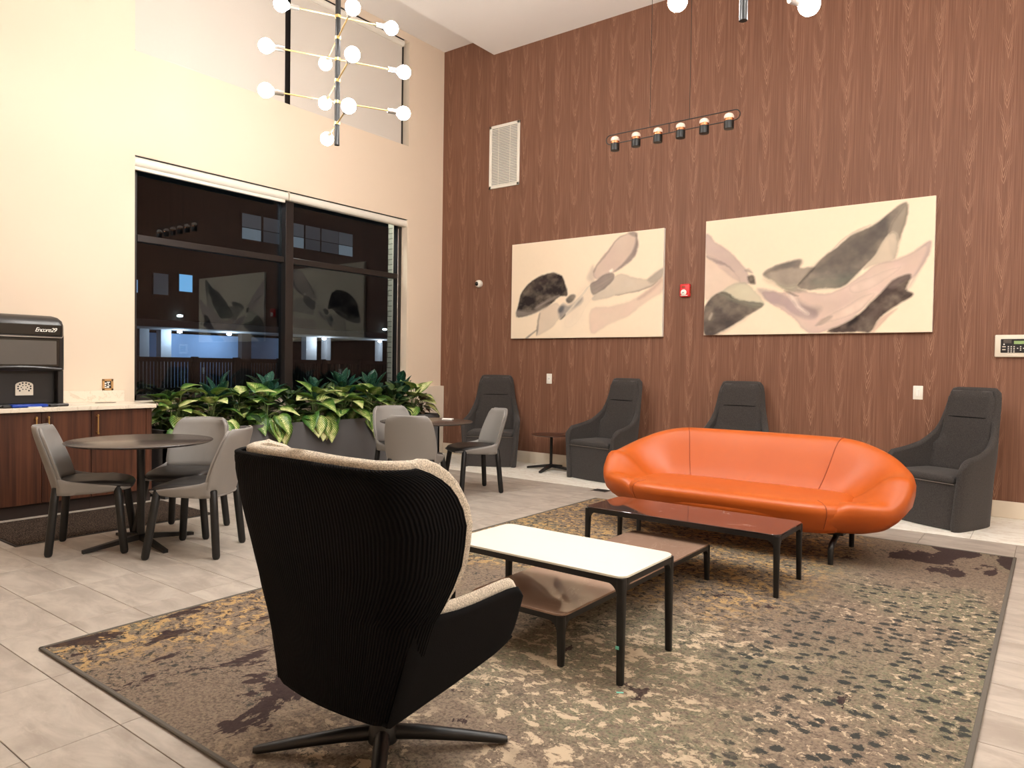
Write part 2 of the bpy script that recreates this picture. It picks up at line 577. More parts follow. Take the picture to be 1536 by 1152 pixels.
def mk_rug():
    g = G('patterned_carpet')
    o = g.obj()                       # origin at the rug's middle, x +-1.71, y +-2.44
    X, Y, Z = g.xyz(o)
    taupe, cream = lin((128, 111, 97)), lin((200, 179, 152))
    green, teal = lin((122, 119, 97)), lin((46, 52, 52))
    ochre, plum = lin((188, 154, 104)), lin((54, 40, 42))
    big = g.noise(o, 0.8, 3, 0.55, 0.4)
    big2 = g.noise(g.map(o, loc=(7, 3, 0)), 0.9, 3, 0.55, 0.4)
    big3 = g.noise(g.map(o, loc=(-5, 9, 0)), 1.2, 3, 0.6, 0.6)
    s1 = g.noise(o, 19, 5, 0.7, 0.4)
    s2 = g.noise(g.map(o, loc=(3, 1, 0)), 27, 5, 0.68, 0.6)
    s3 = g.noise(g.map(o, loc=(1, 8, 0)), 48, 4, 0.72)
    s5 = g.noise(g.map(o, loc=(4, 6, 0)), 75, 3, 0.7)
    s4 = g.noise(g.map(o, (1, 1.25, 1), loc=(9, 2, 0)), 11, 7, 0.72, 0.5)
    # ground: taupe drifting to grey green
    gmask = g.step(g.math('ADD', big, g.math('MULTIPLY', X, 0.03)), 0.44, 0.60)
    gm2 = g.math('MULTIPLY', gmask, g.step(s3, 0.40, 0.56))
    col = g.mix(gm2, taupe, green)
    # fine dark and light mottling everywhere
    mot = g.math('MULTIPLY', g.step(s3, 0.55, 0.62), g.math('ADD', 0.25, g.math('MULTIPLY', g.step(big2, 0.4, 0.6), 0.5)))
    col = g.mix(mot, col, lin((72, 63, 54)))
    col = g.mix(g.math('MULTIPLY', g.step(s2, 0.42, 0.36), 0.35), col, lin((156, 138, 117)))
    col = g.mix(g.math('MULTIPLY', g.step(s5, 0.53, 0.60), 0.55), col, lin((82, 74, 62)))
    col = g.mix(g.math('MULTIPLY', g.step(s5, 0.46, 0.40), 0.4), col, lin((158, 146, 122)))
    # ochre flecks: along the left side and in the back half
    om = g.math('ADD', g.step(g.math('ADD', X, g.math('MULTIPLY', g.math('SUBTRACT', big2, 0.5), 1.6)), -0.85, -1.4),
                g.math('MULTIPLY', g.step(g.math('ADD', Y, g.math('MULTIPLY', g.math('SUBTRACT', big3, 0.5), 2.0)), -0.3, 0.5),
                       g.step(X, 1.0, 0.5)))
    om = g.math('MINIMUM', om, 1.0)
    of = g.math('MULTIPLY', om, g.step(s1, 0.51, 0.55))
    col = g.mix(g.math('MULTIPLY', of, 0.9), col, ochre)
    of2 = g.math('MULTIPLY', om, g.step(s2, 0.55, 0.59))
    col = g.mix(g.math('MULTIPLY', of2, 0.9), col, lin((50, 44, 46)))
    # cream splashes through the middle
    cm = g.math('MULTIPLY', g.step(g.math('ABSOLUTE', g.math('SUBTRACT', X, 0.5)), 1.05, 0.3), g.step(Y, 0.3, -0.5))
    cm = g.math('MULTIPLY', cm, g.step(big3, 0.36, 0.5))
    cf = g.math('MULTIPLY', cm, g.step(g.math('ADD', s4, g.math('MULTIPLY', g.math('SUBTRACT', s3, 0.5), 0.22)), 0.535, 0.553))
    col = g.mix(g.math('MULTIPLY', cf, 0.92), col, cream)
    # small dark paw-like dots on the right side
    jig = g.n('ShaderNodeTexNoise'); jig.inputs['Scale'].default_value = 30; jig.inputs['Detail'].default_value = 2
    g.put(jig.inputs['Vector'], o)
    vm = g.n('ShaderNodeVectorMath', operation='MULTIPLY_ADD')
    g.put(vm.inputs[0], jig.outputs['Color']); vm.inputs[1].default_value = (0.035, 0.035, 0); g.put(vm.inputs[2], o)
    dv = g.voro(g.map(vm.outputs[0], (0.85, 1.0, 1)), 15.5, rnd=0.7)
    rm = g.step(g.math('ADD', X, g.math('MULTIPLY', g.math('SUBTRACT', big2, 0.5), 1.2)), 0.5, 1.05)
    rm = g.math('MULTIPLY', rm, g.step(Y, 1.7, 0.9))
    edge = g.math('ADD', dv, g.math('MULTIPLY', g.math('SUBTRACT', s3, 0.5), 0.9))
    dots = g.math('MULTIPLY', g.step(edge, 0.36, 0.27), rm)
    col = g.mix(g.math('MULTIPLY', dots, 0.9), col, teal)
    rim = g.math('MULTIPLY', g.math('MULTIPLY', g.step(s2, 0.57, 0.60), rm), g.math('SUBTRACT', 1.0, dots))
    col = g.mix(g.math('MULTIPLY', rim, 0.9), col, cream)
    # scattered teal specks
    tm = g.math('MULTIPLY', g.step(big2, 0.46, 0.6), g.step(s2, 0.565, 0.60))
    col = g.mix(g.math('MULTIPLY', tm, 0.8), col, teal)
    # plum blots in the near left and far right corners
    pv = g.noise(g.map(o, (1.6, 1.0, 1), (2.3, 4.1, 0)), 2.2, 6, 0.66, 0.5)
    corner = g.math('MULTIPLY', g.step(X, 0.7, 1.3), g.step(Y, 1.3, 2.1))
    near = g.math('MULTIPLY', g.step(X, 0.2, -0.5), g.step(Y, -1.0, -1.7))
    pm = g.step(g.math('ADD', pv, g.math('ADD', g.math('MULTIPLY', corner, 0.21), g.math('MULTIPLY', near, 0.10))), 0.655, 0.67)
    col = g.mix(g.math('MULTIPLY', pm, 0.9), col, plum)
    pile = g.noise(o, 420, 2, 0.6)
    col = g.mix(g.math('MULTIPLY', pile, 0.22), col, (0.03, 0.025, 0.02))
    g.bump(pile, 0.5, 0.004)
    return g.fin(col, 0.97, 0.0, 0.1)
M['rug'] = mk_rug()

def mk_doormat():
    g = G('brown_doormat')
    o = g.obj()
    n = g.noise(o, 110, 2, 0.7)
    col = g.mix(g.step(n, 0.4, 0.7), lin((24, 19, 17)), lin((104, 88, 76)))
    g.bump(n, 0.6, 0.006)
    return g.fin(col, 1.0, 0.0, 0.1)
M['doormat'] = mk_doormat()

def mk_leaf(name, dark, light, cream, kind):
    g = G(name)
    u = g.xyz(g.uv())
    a = g.math('ABSOLUTE', g.math('SUBTRACT', u[0], 0.5))
    r = g.rnd()
    obj = g.map(g.obj(), (1, 1, 1))
    if kind == 'feather':     # pale blaze with slanting streaks from the midrib
        ang = g.math('ADD', g.math('MULTIPLY', u[1], 9.0), g.math('MULTIPLY', a, -11.0))
        st = g.math('SINE', g.math('MULTIPLY', ang, PI * 2 * 0.95))
        nz = g.noise(obj, 24, 3, 0.6)
        f = g.math('ADD', g.math('MULTIPLY', g.math('SUBTRACT', 0.42, a), 2.0), g.math('MULTIPLY', g.math('SUBTRACT', nz, 0.5), 1.6))
        f = g.math('ADD', f, g.math('MULTIPLY', st, 0.35))
        f = g.math('ADD', f, g.math('MULTIPLY', g.math('SUBTRACT', r, 0.5), 0.9))
        c = g.mix(g.step(f, 0.1, 0.5), dark, light)
        c = g.mix(g.step(f, 0.6, 1.0), c, cream)
    elif kind == 'spots':
        v = g.voro(obj, 70)
        f = g.step(v, 0.34, 0.22)
        c = g.mix(f, dark, cream)
        c = g.mix(g.step(a, 0.035, 0.0), c, light)
    else:
        c = g.mix(r, dark, light)
        c = g.mix(g.math('MULTIPLY', g.step(a, 0.05, 0.0), 0.5), c, cream)
    g.b.inputs['Subsurface Weight'].default_value = 0.0
    return g.fin(c, 0.38, 0.0, 0.5)
M['leaf_pothos'] = mk_leaf('variegated_leaf', lin((62, 104, 44)), lin((138, 164, 74)), lin((232, 228, 170)), 'feather')
M['leaf_spot'] = mk_leaf('spotted_leaf', lin((22, 66, 54)), lin((70, 120, 92)), lin((92, 142, 112)), 'spots')
M['leaf_dark'] = mk_leaf('dark_leaf', lin((26, 50, 26)), lin((60, 84, 40)), lin((104, 124, 66)), 'plain')
M['leaf_brown'] = mk_leaf('bronze_leaf', lin((74, 52, 42)), lin((150, 130, 100)), lin((176, 160, 130)), 'plain')
M['stem'] = plain('green_stem', (104, 124, 70), 0.6)

def mk_glass():
    g = G('window_glass')
    geo = g.n('ShaderNodeNewGeometry')
    dt = g.n('ShaderNodeVectorMath', operation='DOT_PRODUCT')
    g.put(dt.inputs[0], geo.outputs['Normal']); g.put(dt.inputs[1], geo.outputs['Incoming'])
    k = g.math('POWER', g.math('SUBTRACT', 1.0, g.math('ABSOLUTE', dt.outputs['Value'])), 5.0)
    fr = g.math('ADD', 0.05, g.math('MULTIPLY', k, 0.95))      # Schlick, the same from both sides
    tr = g.n('ShaderNodeBsdfTransparent')
    tr.inputs['Color'].default_value = (0.78, 0.83, 0.86, 1)
    gl = g.n('ShaderNodeBsdfGlossy')
    gl.inputs['Roughness'].default_value = 0.0
    gl.inputs['Color'].default_value = (0.74, 0.88, 1.0, 1)
    mx = g.n('ShaderNodeMixShader')
    g.put(mx.inputs[0], fr)
    g.t.links.new(tr.outputs[0], mx.inputs[1])
    g.t.links.new(gl.outputs[0], mx.inputs[2])
    g.t.links.new(mx.outputs[0], g.out.inputs['Surface'])
    return g.m
M['glass'] = mk_glass()
M['bulb'] = emit('lit_bulb', WARM, BULB_STRENGTH)
M['downlight'] = emit('lit_downlight', WARM, 25.0)

def mk_shade():
    g = G('roller_cloth')
    o = g.obj()
    n = g.noise(o, 300, 2, 0.5)
    return g.fin(g.mix(n, lin((214, 206, 196)), lin((226, 218, 208))), 0.9)
M['shade'] = mk_shade()

def mk_brick():
    g = G('white_brick')
    o = g.obj()
    nd = g.n('ShaderNodeTexBrick')
    g.put(nd.inputs['Vector'], g.comb(g.math('ADD', g.xyz(o)[0], g.xyz(o)[1]), g.xyz(o)[2], 0.0))
    nd.inputs['Scale'].default_value = 1.0
    nd.inputs['Brick Width'].default_value = 0.3
    nd.inputs['Row Height'].default_value = 0.075
    nd.inputs['Mortar Size'].default_value = 0.006
    nd.inputs['Color1'].default_value = (*lin((206, 200, 180)), 1)
    nd.inputs['Color2'].default_value = (*lin((190, 186, 168)), 1)
    nd.inputs['Mortar'].default_value = (*lin((120, 116, 104)), 1)
    return g.fin(nd.outputs['Color'], 0.9)
M['brick'] = mk_brick()

# abstract washes on the two canvases: outline (u,v), colour, strength, softness
ART_LEFT = [
    ('0.421,0.325 0.565,0.556 0.705,0.587 0.567,0.387 0.472,0.150 0.389,0.104',(226,208,188),0.35,0.06),
    ('0.570,0.048 0.568,0.278 0.708,0.304 0.842,0.364 0.997,0.531 0.997,0.419 0.915,0.335 0.800,0.204 0.680,0.122',(216,184,168),0.55,0.012),
    ('0.567,0.387 0.629,0.477 0.698,0.565 0.750,0.605 0.840,0.560 0.912,0.535 0.999,0.637 1.000,0.553 0.927,0.471 0.841,0.428 0.753,0.413 0.654,0.380 0.591,0.361',(205,190,172),0.8,0.008),
    ('0.912,0.535 0.999,0.637 1.000,0.553 0.941,0.492',(165,152,140),0.7,0.01),
    ('0.722,0.409 0.841,0.433 0.927,0.476 0.969,0.512 0.928,0.463 0.842,0.418 0.745,0.403',(150,135,125),0.7,0.003),
    ('0.857,0.363 0.928,0.448 0.990,0.532 0.994,0.509 0.935,0.425 0.872,0.356',(185,150,138),0.5,0.015),
    ('0.189,0.034 0.193,0.124 0.201,0.226 0.232,0.288 0.319,0.358 0.353,0.330 0.387,0.291 0.354,0.205 0.286,0.095 0.233,0.052',(212,192,172),0.6,0.008),
    ('0.189,0.028 0.190,0.124 0.201,0.233 0.214,0.257 0.204,0.162 0.201,0.085',(130,118,110),0.6,0.004),
    ('0.107,0.003 0.153,0.055 0.190,0.092 0.187,0.076 0.153,0.035 0.122,-0.000',(120,110,105),0.7,0.004),
    ('0.037,0.233 0.055,0.391 0.073,0.480 0.123,0.566 0.186,0.629 0.256,0.661 0.317,0.661 0.364,0.627 0.385,0.551 0.403,0.475 0.401,0.420 0.352,0.418 0.301,0.359 0.214,0.283 0.125,0.244',(46,38,38),0.97,0.004),
    ('0.037,0.229 0.043,0.301 0.124,0.280 0.205,0.296 0.284,0.354 0.232,0.288 0.125,0.241',(150,138,128),0.85,0.01),
    ('0.178,0.311 0.232,0.371 0.318,0.420 0.348,0.433 0.335,0.413 0.267,0.368 0.205,0.309',(175,160,150),0.7,0.008),
    ('0.105,0.490 0.168,0.574 0.256,0.621 0.317,0.620 0.283,0.587 0.195,0.533',(90,74,68),0.45,0.03),
    ('0.341,0.281 0.378,0.341 0.421,0.325 0.470,0.371 0.506,0.404 0.495,0.338 0.438,0.281 0.388,0.228 0.354,0.193',(118,116,120),0.7,0.015),
    ('0.395,0.389 0.436,0.435 0.461,0.408 0.437,0.355 0.408,0.351',(60,54,58),0.85,0.006),
    ('0.341,0.294 0.366,0.329 0.387,0.309 0.371,0.267 0.349,0.256',(80,84,92),0.7,0.01),
    ('0.363,0.195 0.421,0.288 0.486,0.406 0.542,0.510 0.550,0.503 0.502,0.405 0.429,0.275 0.371,0.189',(245,228,205),0.9,0.004),
    ('0.354,0.190 0.388,0.241 0.392,0.231 0.367,0.192',(70,66,66),0.8,0.004),
    ('0.533,0.583 0.548,0.654 0.572,0.699 0.589,0.601 0.565,0.544',(190,172,160),0.6,0.02),
    ('0.572,0.651 0.595,0.707 0.649,0.818 0.724,0.946 0.790,0.986 0.841,0.982 0.843,0.846 0.823,0.746 0.772,0.684 0.705,0.628 0.659,0.616 0.605,0.575 0.577,0.602',(202,178,164),0.8,0.006),
    ('0.572,0.651 0.597,0.707 0.653,0.817 0.731,0.950 0.790,0.986 0.724,0.929 0.657,0.799 0.603,0.694 0.579,0.638',(150,132,122),0.5,0.006),
    ('0.841,0.977 0.848,0.845 0.816,0.730 0.764,0.668 0.705,0.625 0.757,0.698 0.800,0.772 0.827,0.860',(118,104,106),0.65,0.008),
    ('0.790,0.994 0.819,0.998 0.847,0.981 0.842,0.948 0.813,0.959',(110,100,96),0.55,0.006),
    ('0.678,0.649 0.697,0.665 0.704,0.640 0.686,0.625',(250,238,222),0.95,0.003),
    ('0.554,0.521 0.597,0.564 0.651,0.617 0.705,0.617 0.709,0.558 0.660,0.486 0.614,0.443 0.571,0.417',(138,124,120),0.85,0.004),
    ('0.566,0.508 0.628,0.549 0.697,0.594 0.704,0.564 0.629,0.501 0.574,0.459',(165,150,138),0.5,0.01),
]
ART_RIGHT = [
    ('0.001,0.898 0.054,0.809 0.106,0.743 0.165,0.635 0.207,0.545 0.225,0.444 0.184,0.434 0.100,0.543 0.039,0.652 0.004,0.700',(190,166,162),0.75,0.006),
    ('-0.000,0.686 0.090,0.631 0.184,0.448 0.102,0.371 0.043,0.335 -0.000,0.336',(218,194,178),0.65,0.01),
    ('0.004,0.693 0.047,0.665 0.099,0.622 0.150,0.537 0.099,0.601 0.031,0.646',(130,112,118),0.5,0.005),
    ('0.085,0.358 0.151,0.438 0.217,0.431 0.266,0.342 0.299,0.256 0.267,0.223 0.178,0.293',(205,198,172),0.85,0.008),
    ('-0.001,0.248 0.085,0.372 0.178,0.293 0.295,0.249 0.212,0.149 0.073,0.012 0.003,0.007',(88,80,76),0.93,0.004),
    ('0.001,0.102 0.105,0.155 0.212,0.178 0.147,0.096 0.073,0.015 0.004,0.010',(62,54,54),0.6,0.04),
    ('0.085,0.365 0.186,0.292 0.291,0.254 0.267,0.223 0.170,0.272 0.077,0.344',(150,148,130),0.6,0.01),
    ('0.024,0.145 0.035,0.188 0.043,0.180 0.033,0.130',(215,200,180),0.7,0.004),
    ('0.288,0.507 0.357,0.575 0.417,0.601 0.466,0.594 0.463,0.534 0.522,0.527 0.450,0.394 0.495,0.336 0.421,0.342 0.343,0.432',(126,117,110),0.8,0.006),
    ('0.296,0.499 0.357,0.568 0.417,0.601 0.468,0.594 0.459,0.541 0.388,0.537',(96,90,88),0.6,0.012),
    ('0.296,0.465 0.390,0.400 0.450,0.394 0.421,0.356 0.344,0.404',(190,180,155),0.6,0.02),
    ('0.450,0.394 0.508,0.508 0.564,0.608 0.620,0.678 0.674,0.761 0.761,0.823 0.819,0.900 0.895,0.972 0.894,0.848 0.861,0.691 0.828,0.747 0.771,0.591 0.705,0.472 0.638,0.362 0.553,0.357 0.495,0.349',(108,101,95),0.88,0.004),
    ('0.508,0.495 0.578,0.606 0.674,0.748 0.761,0.810 0.820,0.875 0.821,0.761 0.757,0.619 0.677,0.540 0.580,0.513',(84,78,76),0.6,0.03),
    ('0.450,0.394 0.486,0.464 0.522,0.527 0.515,0.494 0.472,0.419',(70,64,66),0.6,0.005),
    ('0.599,0.655 0.654,0.751 0.754,0.830 0.714,0.812 0.640,0.741',(160,148,138),0.5,0.004),
    ('0.523,0.440 0.637,0.454 0.705,0.472 0.638,0.369 0.538,0.361',(110,116,104),0.5,0.03),
    ('0.834,0.797 0.894,0.960 0.892,0.848 0.867,0.690 0.849,0.555 0.829,0.634',(165,152,136),0.75,0.01),
    ('0.828,0.747 0.860,0.729 0.849,0.555 0.772,0.515 0.725,0.495 0.771,0.591',(205,190,170),0.85,0.008),
    ('0.406,0.344 0.495,0.336 0.603,0.326 0.706,0.433 0.772,0.515 0.856,0.554 0.925,0.607 0.980,0.672 0.986,0.622 0.957,0.491 0.915,0.397 0.839,0.355 0.775,0.260 0.709,0.162 0.655,0.074 0.557,0.012 0.492,0.014 0.423,0.152 0.322,0.268 0.290,0.354',(212,186,174),0.88,0.006),
    ('0.925,0.607 0.980,0.672 0.988,0.622 0.957,0.491 0.916,0.348 0.897,0.325 0.939,0.469 0.968,0.625',(178,158,156),0.5,0.01),
    ('0.672,0.372 0.773,0.438 0.876,0.502 0.825,0.407 0.707,0.304',(228,206,190),0.6,0.03),
    ('0.549,0.065 0.591,0.142 0.708,0.265 0.781,0.310 0.722,0.187 0.641,0.114',(232,208,190),0.7,0.02),
    ('0.265,0.384 0.360,0.348 0.452,0.258 0.541,0.172 0.527,0.119 0.461,0.136 0.392,0.222 0.306,0.283',(158,138,140),0.6,0.012),
    ('0.451,0.285 0.496,0.228 0.555,0.198 0.527,0.146 0.482,0.202',(128,112,112),0.5,0.02),
    ('0.406,0.330 0.436,0.314 0.467,0.230 0.505,0.161 0.490,0.155 0.452,0.218 0.421,0.288',(235,218,205),0.8,0.006),
    ('0.390,0.359 0.421,0.342 0.459,0.305 0.429,0.314',(80,70,70),0.7,0.005),
    ('0.535,0.072 0.563,0.117 0.606,0.135 0.585,0.090 0.542,0.065',(160,142,130),0.6,0.006),
    ('0.586,0.015 0.662,0.086 0.709,0.149 0.768,0.247 0.826,0.357 0.858,0.404 0.915,0.428 0.897,0.325 0.926,0.285 0.879,0.214 0.803,0.118 0.771,0.007 0.711,0.009',(78,66,62),0.92,0.005),
    ('0.833,0.356 0.864,0.403 0.911,0.425 0.884,0.376 0.852,0.341',(125,108,104),0.6,0.01),
    ('0.669,0.073 0.702,0.136 0.710,0.097 0.676,0.047',(40,34,34),0.8,0.01),
    ('0.736,0.134 0.789,0.208 0.802,0.156 0.751,0.070',(112,98,90),0.5,0.02),
    ('0.803,0.112 0.873,0.183 0.829,0.104 0.785,0.004 0.775,0.007',(205,170,152),0.7,0.006),
    ('0.214,0.487 0.242,0.501 0.255,0.427 0.225,0.437',(52,44,46),0.9,0.006),
    ('0.199,0.546 0.219,0.557 0.240,0.520 0.211,0.530',(140,125,125),0.6,0.005),
]
# ------------------------------------------------------------------ room shell
# x: along the wood wall (0 = corner), y: 0 = wood wall, window wall is x = 0, z up
RX, RY, HC = 11.0, -12.0, 5.64
floor = struct(MB().box(-0.2, RX, RY, 0.2, -0.12, -0.006).build('floor', M['grout']))
struct(MB().box(9.155, RX, RY, 0.0, -0.006, 0.0).box(0.0, 9.155, RY, -8.27, -0.006, 0.0).build('floor_far', M['far_floor'], floor))
tile_me = MB().rbox(-0.3035, 0.3035, -0.151, 0.151, -0.006, 0.0, 0.0012, 1).mesh('tile', M['tile'])
half_me = {}
TX0, TY0 = 2.225 - 0.61 * 3, -1.195
xs = [TX0 + 0.61 * k for k in range(15)]
for k, x0 in enumerate([TX0 - 0.61] + xs):
    for r in range(23):
        y1 = TY0 - 0.305 * r
        xc, yc = x0 + 0.305, y1 - 0.1525
        if 3.95 < xc - 0.305 and xc + 0.305 < 6.85 and -6.35 < yc and yc < -1.98:
            continue                                  # wholly under the carpet
        if xc < 0.3 and yc > -4.2:
            continue                                  # under the planter
        link('tile', tile_me, floor, (xc, yc, 0))
wt = MB().rbox(-0.3035, 0.3035, -0.5955, 0.5955, -0.006, 0.0, 0.0012, 1).mesh('light_tile', M['white_tile'])
for k in range(15):
    link('light_tile', wt, floor, (6.80 - 0.305 + 0.61 * 4 - 0.61 * k, -0.597, 0))

def wall(name, boxes, mat):
    b = MB()
    for q in boxes:
        b.box(*q)
    return struct(b.build(name, M[mat]))
WY0, WY1, WZ0, WZ1 = -4.455, -0.713, 0.885, 3.335      # lower window opening
UZ0, UZ1 = 4.355, 5.80                                  # upper window opening
wall('wall_left', [(-0.3, 0, RY, WY0, 0, 6.0), (-0.3, 0, WY1, 0.2, 0, 6.0), (-0.3, 0, WY0, WY1, 0, WZ0),
                   (-0.3, 0, WY0, WY1, WZ1, UZ0), (-0.3, 0, WY0, WY1, UZ1, 6.0)], 'plaster')
wall('trim_1', [(0.0, 0.07, -0.66, -0.001, 0, 0.995)], 'ledge')
wall('wall_wood', [(0.0, RX, 0, 0.2, 0, 6.0)], 'wood_wall')
wall('wall_right', [(RX, RX + 0.2, RY, 0.2, 0, 6.0)], 'plaster')
wall('wall_rear', [(-0.3, RX + 0.2, RY - 0.2, RY, 0, 6.0)], 'plaster')
wall('ceiling', [(0.936, RX, RY, 0.0, HC, 6.0), (0.0, 0.936, RY, 0.0, 5.905, 6.0)], 'ceiling')
bb = struct(MB().box(0.07, RX, -0.012, 0.0, 0.0, 0.15).build('baseboard_back', M['ledge']))
for k in range(8):
    MB().rbox(0.075 + 1.36 * k, 1.43 + 1.36 * k, -0.018, -0.012, 0.002, 0.152, 0.002, 1).build('baseboard_tile', M['ledge'], bb)

# ---- lower window
w1 = bpy.data.objects.new('window_1', None); COL.objects.link(w1); struct(w1)
FX0, FX1 = -0.20, -0.118
fb = MB()
fb.box(FX0, FX1, WY0, WY0 + 0.075, WZ0, WZ1).box(FX0, FX1, WY1 - 0.075, WY1, WZ0, WZ1)
fb.box(FX0, FX1, WY0, WY1, WZ0, WZ0 + 0.07).box(FX0, FX1, WY0, WY1, WZ1 - 0.07, WZ1)
fb.build('window_frame', M['bronze'], w1)
MYA, MYB = -2.655, -2.545
MB().rbox(FX0 - 0.01, FX1 + 0.045, MYA, MYB, WZ0, WZ1, 0.004, 1).build('mullion', M['bronze'], w1)
for a, b in ((WY0 + 0.075, MYA), (MYB, WY1 - 0.075)):
    MB().rbox(FX0, FX1 + 0.012, a, b, 2.505, 2.575, 0.004, 1).build('transom', M['bronze'], w1)
    MB().box(-0.166, -0.158, a, b, WZ0 + 0.07, 2.505).build('pane', M['glass'], w1)
    MB().box(-0.166, -0.158, a, b, 2.575, WZ1 - 0.07).build('pane', M['glass'], w1)
MB().tube([(-0.115, WY1 - 0.07, WZ0 + 0.1), (-0.115, WY1 - 0.07, WZ1 - 0.13)], 0.006, 6).build('glazing_bead', M['steel'], w1)
MB().rbox(-0.2, 0.012, WY0, WY1, WZ0 - 0.004, WZ0 + 0.012, 0.004, 1).build('window_sill', M['counter'], w1)
for yy in (WY1 + 0.016, WY1 + 0.03):
    MB().box(-0.0005, 0.0015, yy, yy + 0.004, 1.0, WZ1 - 0.11).build('jamb_trim', M['ledge'], w1)

# ---- upper window
w2 = bpy.data.objects.new('window_2', None); COL.objects.link(w2); struct(w2)
fb = MB()
fb.box(FX0, FX1, WY0, WY0 + 0.075, UZ0, UZ1).box(FX0, FX1, WY1 - 0.075, WY1, UZ0, UZ1)
fb.box(FX0, FX1, WY0, WY1, UZ0, UZ0 + 0.06).box(FX0, FX1, WY0, WY1, UZ1 - 0.06, UZ1)
fb.build('window_frame', M['bronze'], w2)
MB().rbox(FX0, FX1 + 0.02, MYA - 0.02, MYB + 0.02, UZ0, UZ1, 0.004, 1).build('mullion', M['bronze'], w2)
for a, b in ((WY0 + 0.075, MYA), (MYB, WY1 - 0.075)):
    MB().box(-0.166, -0.158, a, b, UZ0 + 0.06, UZ1 - 0.06).build('pane', M['glass'], w2)

# ---- roller shades
def shade_roll(y0, y1, z1, r, label, hem=None, drop=None):
    t = thing('roller_shade', label, 'roller shade', (-0.04, (y0 + y1) / 2, z1), 0, 'roller shades of the tall windows')
    h = (y1 - y0) / 2
    prof = []
    for i in range(13):
        a = -PI / 2 + PI * i / 12
        prof.append((0.035 * math.cos(a) + 0.0, math.sin(a) * r))
    ring = [(x * 1.0, z - r - 0.006) for x, z in prof] + [(-0.045, -0.006), (-0.045, -2 * r - 0.006)]
    ra = [(x, -h, z) for x, z in ring]
    rb = [(x, h, z) for x, z in ring]
    MB().loft([ra, rb]).build('cassette', M['white'], t, True, 35)
    for sy in (-1, 1):
        MB().rbox(-0.046, 0.03, sy * h - 0.006, sy * h + 0.006, -2 * r - 0.008, -0.004, 0.003, 1).build('end_cap', M['offwhite'], t)
    MB().box(-0.05, 0.03, -h, h, -0.005, -0.002).build('shadow_gap', M['bronze'], t)
    if hem:
        MB().rbox(-0.03, 0.005, -h + 0.01, h - 0.02, -2 * r - 0.006 - hem, -2 * r - 0.004, 0.006, 2).build('hem_bar', M['white'], t)
    if drop:
        MB().box(-0.012, -0.009, -h + 0.012, h - 0.012, drop - z1 + 0.004, -2 * r).build('cloth', M['shade'], t)
        MB().rbox(-0.016, -0.004, -h + 0.012, h - 0.012, drop - z1 + 0.004, drop - z1 + 0.03, 0.004, 1).build('hem_bar', M['shade'], t)
shade_roll(WY0 + 0.004, -2.672, WZ1, 0.047, 'white rolled-up shade above the left half of the dark window', hem=0.034)
shade_roll(-2.648, WY1 - 0.004, WZ1, 0.047, 'white rolled-up shade above the right half of the dark window')
shade_roll(WY0 + 0.01, -2.69, UZ1, 0.04, 'lowered pale shade high on the wall left of the dark gap', drop=UZ0)
shade_roll(-2.638, -0.80, UZ1, 0.04, 'lowered pale shade high on the wall next to the wood wall', drop=UZ0)

# ------------------------------------------------------------------ night outside
struct(MB().box(-60, -0.3, -30, 60, -0.25, -0.1).build('ground_outside', M['asphalt']))
t = thing('brick_pier', 'pale brick pier outside at the right edge of the window', 'pier', (-0.45, -0.2, -0.1))
MB().box(-0.05, 0.05, -0.41, 0.35, 0, 5.2).build('shaft', M['brick'], t)
MB().box(-0.07, 0.07, -0.43, 0.37, 5.2, 5.3).build('capping', M['concrete'], t)
t = thing('added_pier_lamp', 'unseen wall lamp added outside above the window to light the pier', 'wall lamp', (-0.3, -1.7, 3.9))
MB().rbox(-0.06, 0, -0.06, 0.06, -0.1, 0.1, 0.01, 2).build('housing', M['bronze'], t)
MB().rbox(-0.05, -0.01, -0.05, 0.05, -0.112, -0.1, 0.004, 1).build('lens', M['opal'], t)
ld = bpy.data.lights.new('added_pier_light', 'POINT'); ld.energy = 40; ld.color = (1.0, 0.97, 0.85); ld.shadow_soft_size = 0.06  # lamp added out of sight to brighten the pier, fence and ground
lo = bpy.data.objects.new('added_pier_light', ld); COL.objects.link(lo); lo.location = (-0.5, -1.7, 3.7)
fe = thing('slat_fence', 'dark slatted timber fence outside beyond the window', 'fence', (-8, 0, -0.1))
for k, y in enumerate((-3.3, -2.0, -0.7, 0.6, 1.62, 2.8, 4.1, 5.4, 6.7, 8.0)):
    MB().box(-0.06, 0.06, y - 0.06, y + 0.06, 0, 1.5).build('post', M['fence'], fe)
for z in (0.25, 0.72, 1.38):
    MB().box(-0.035, 0.035, -3.3, 8.0, z, z + 0.1).build('rail', M['fence'], fe)
sl = MB()
y = -3.3
while y < 8.0:
    sl.box(-0.015, 0.015, y, y + 0.052, 0.05, 1.46)
    y += 0.075
so = sl.build('slats', M['fence'], fe); so['kind'] = 'stuff'
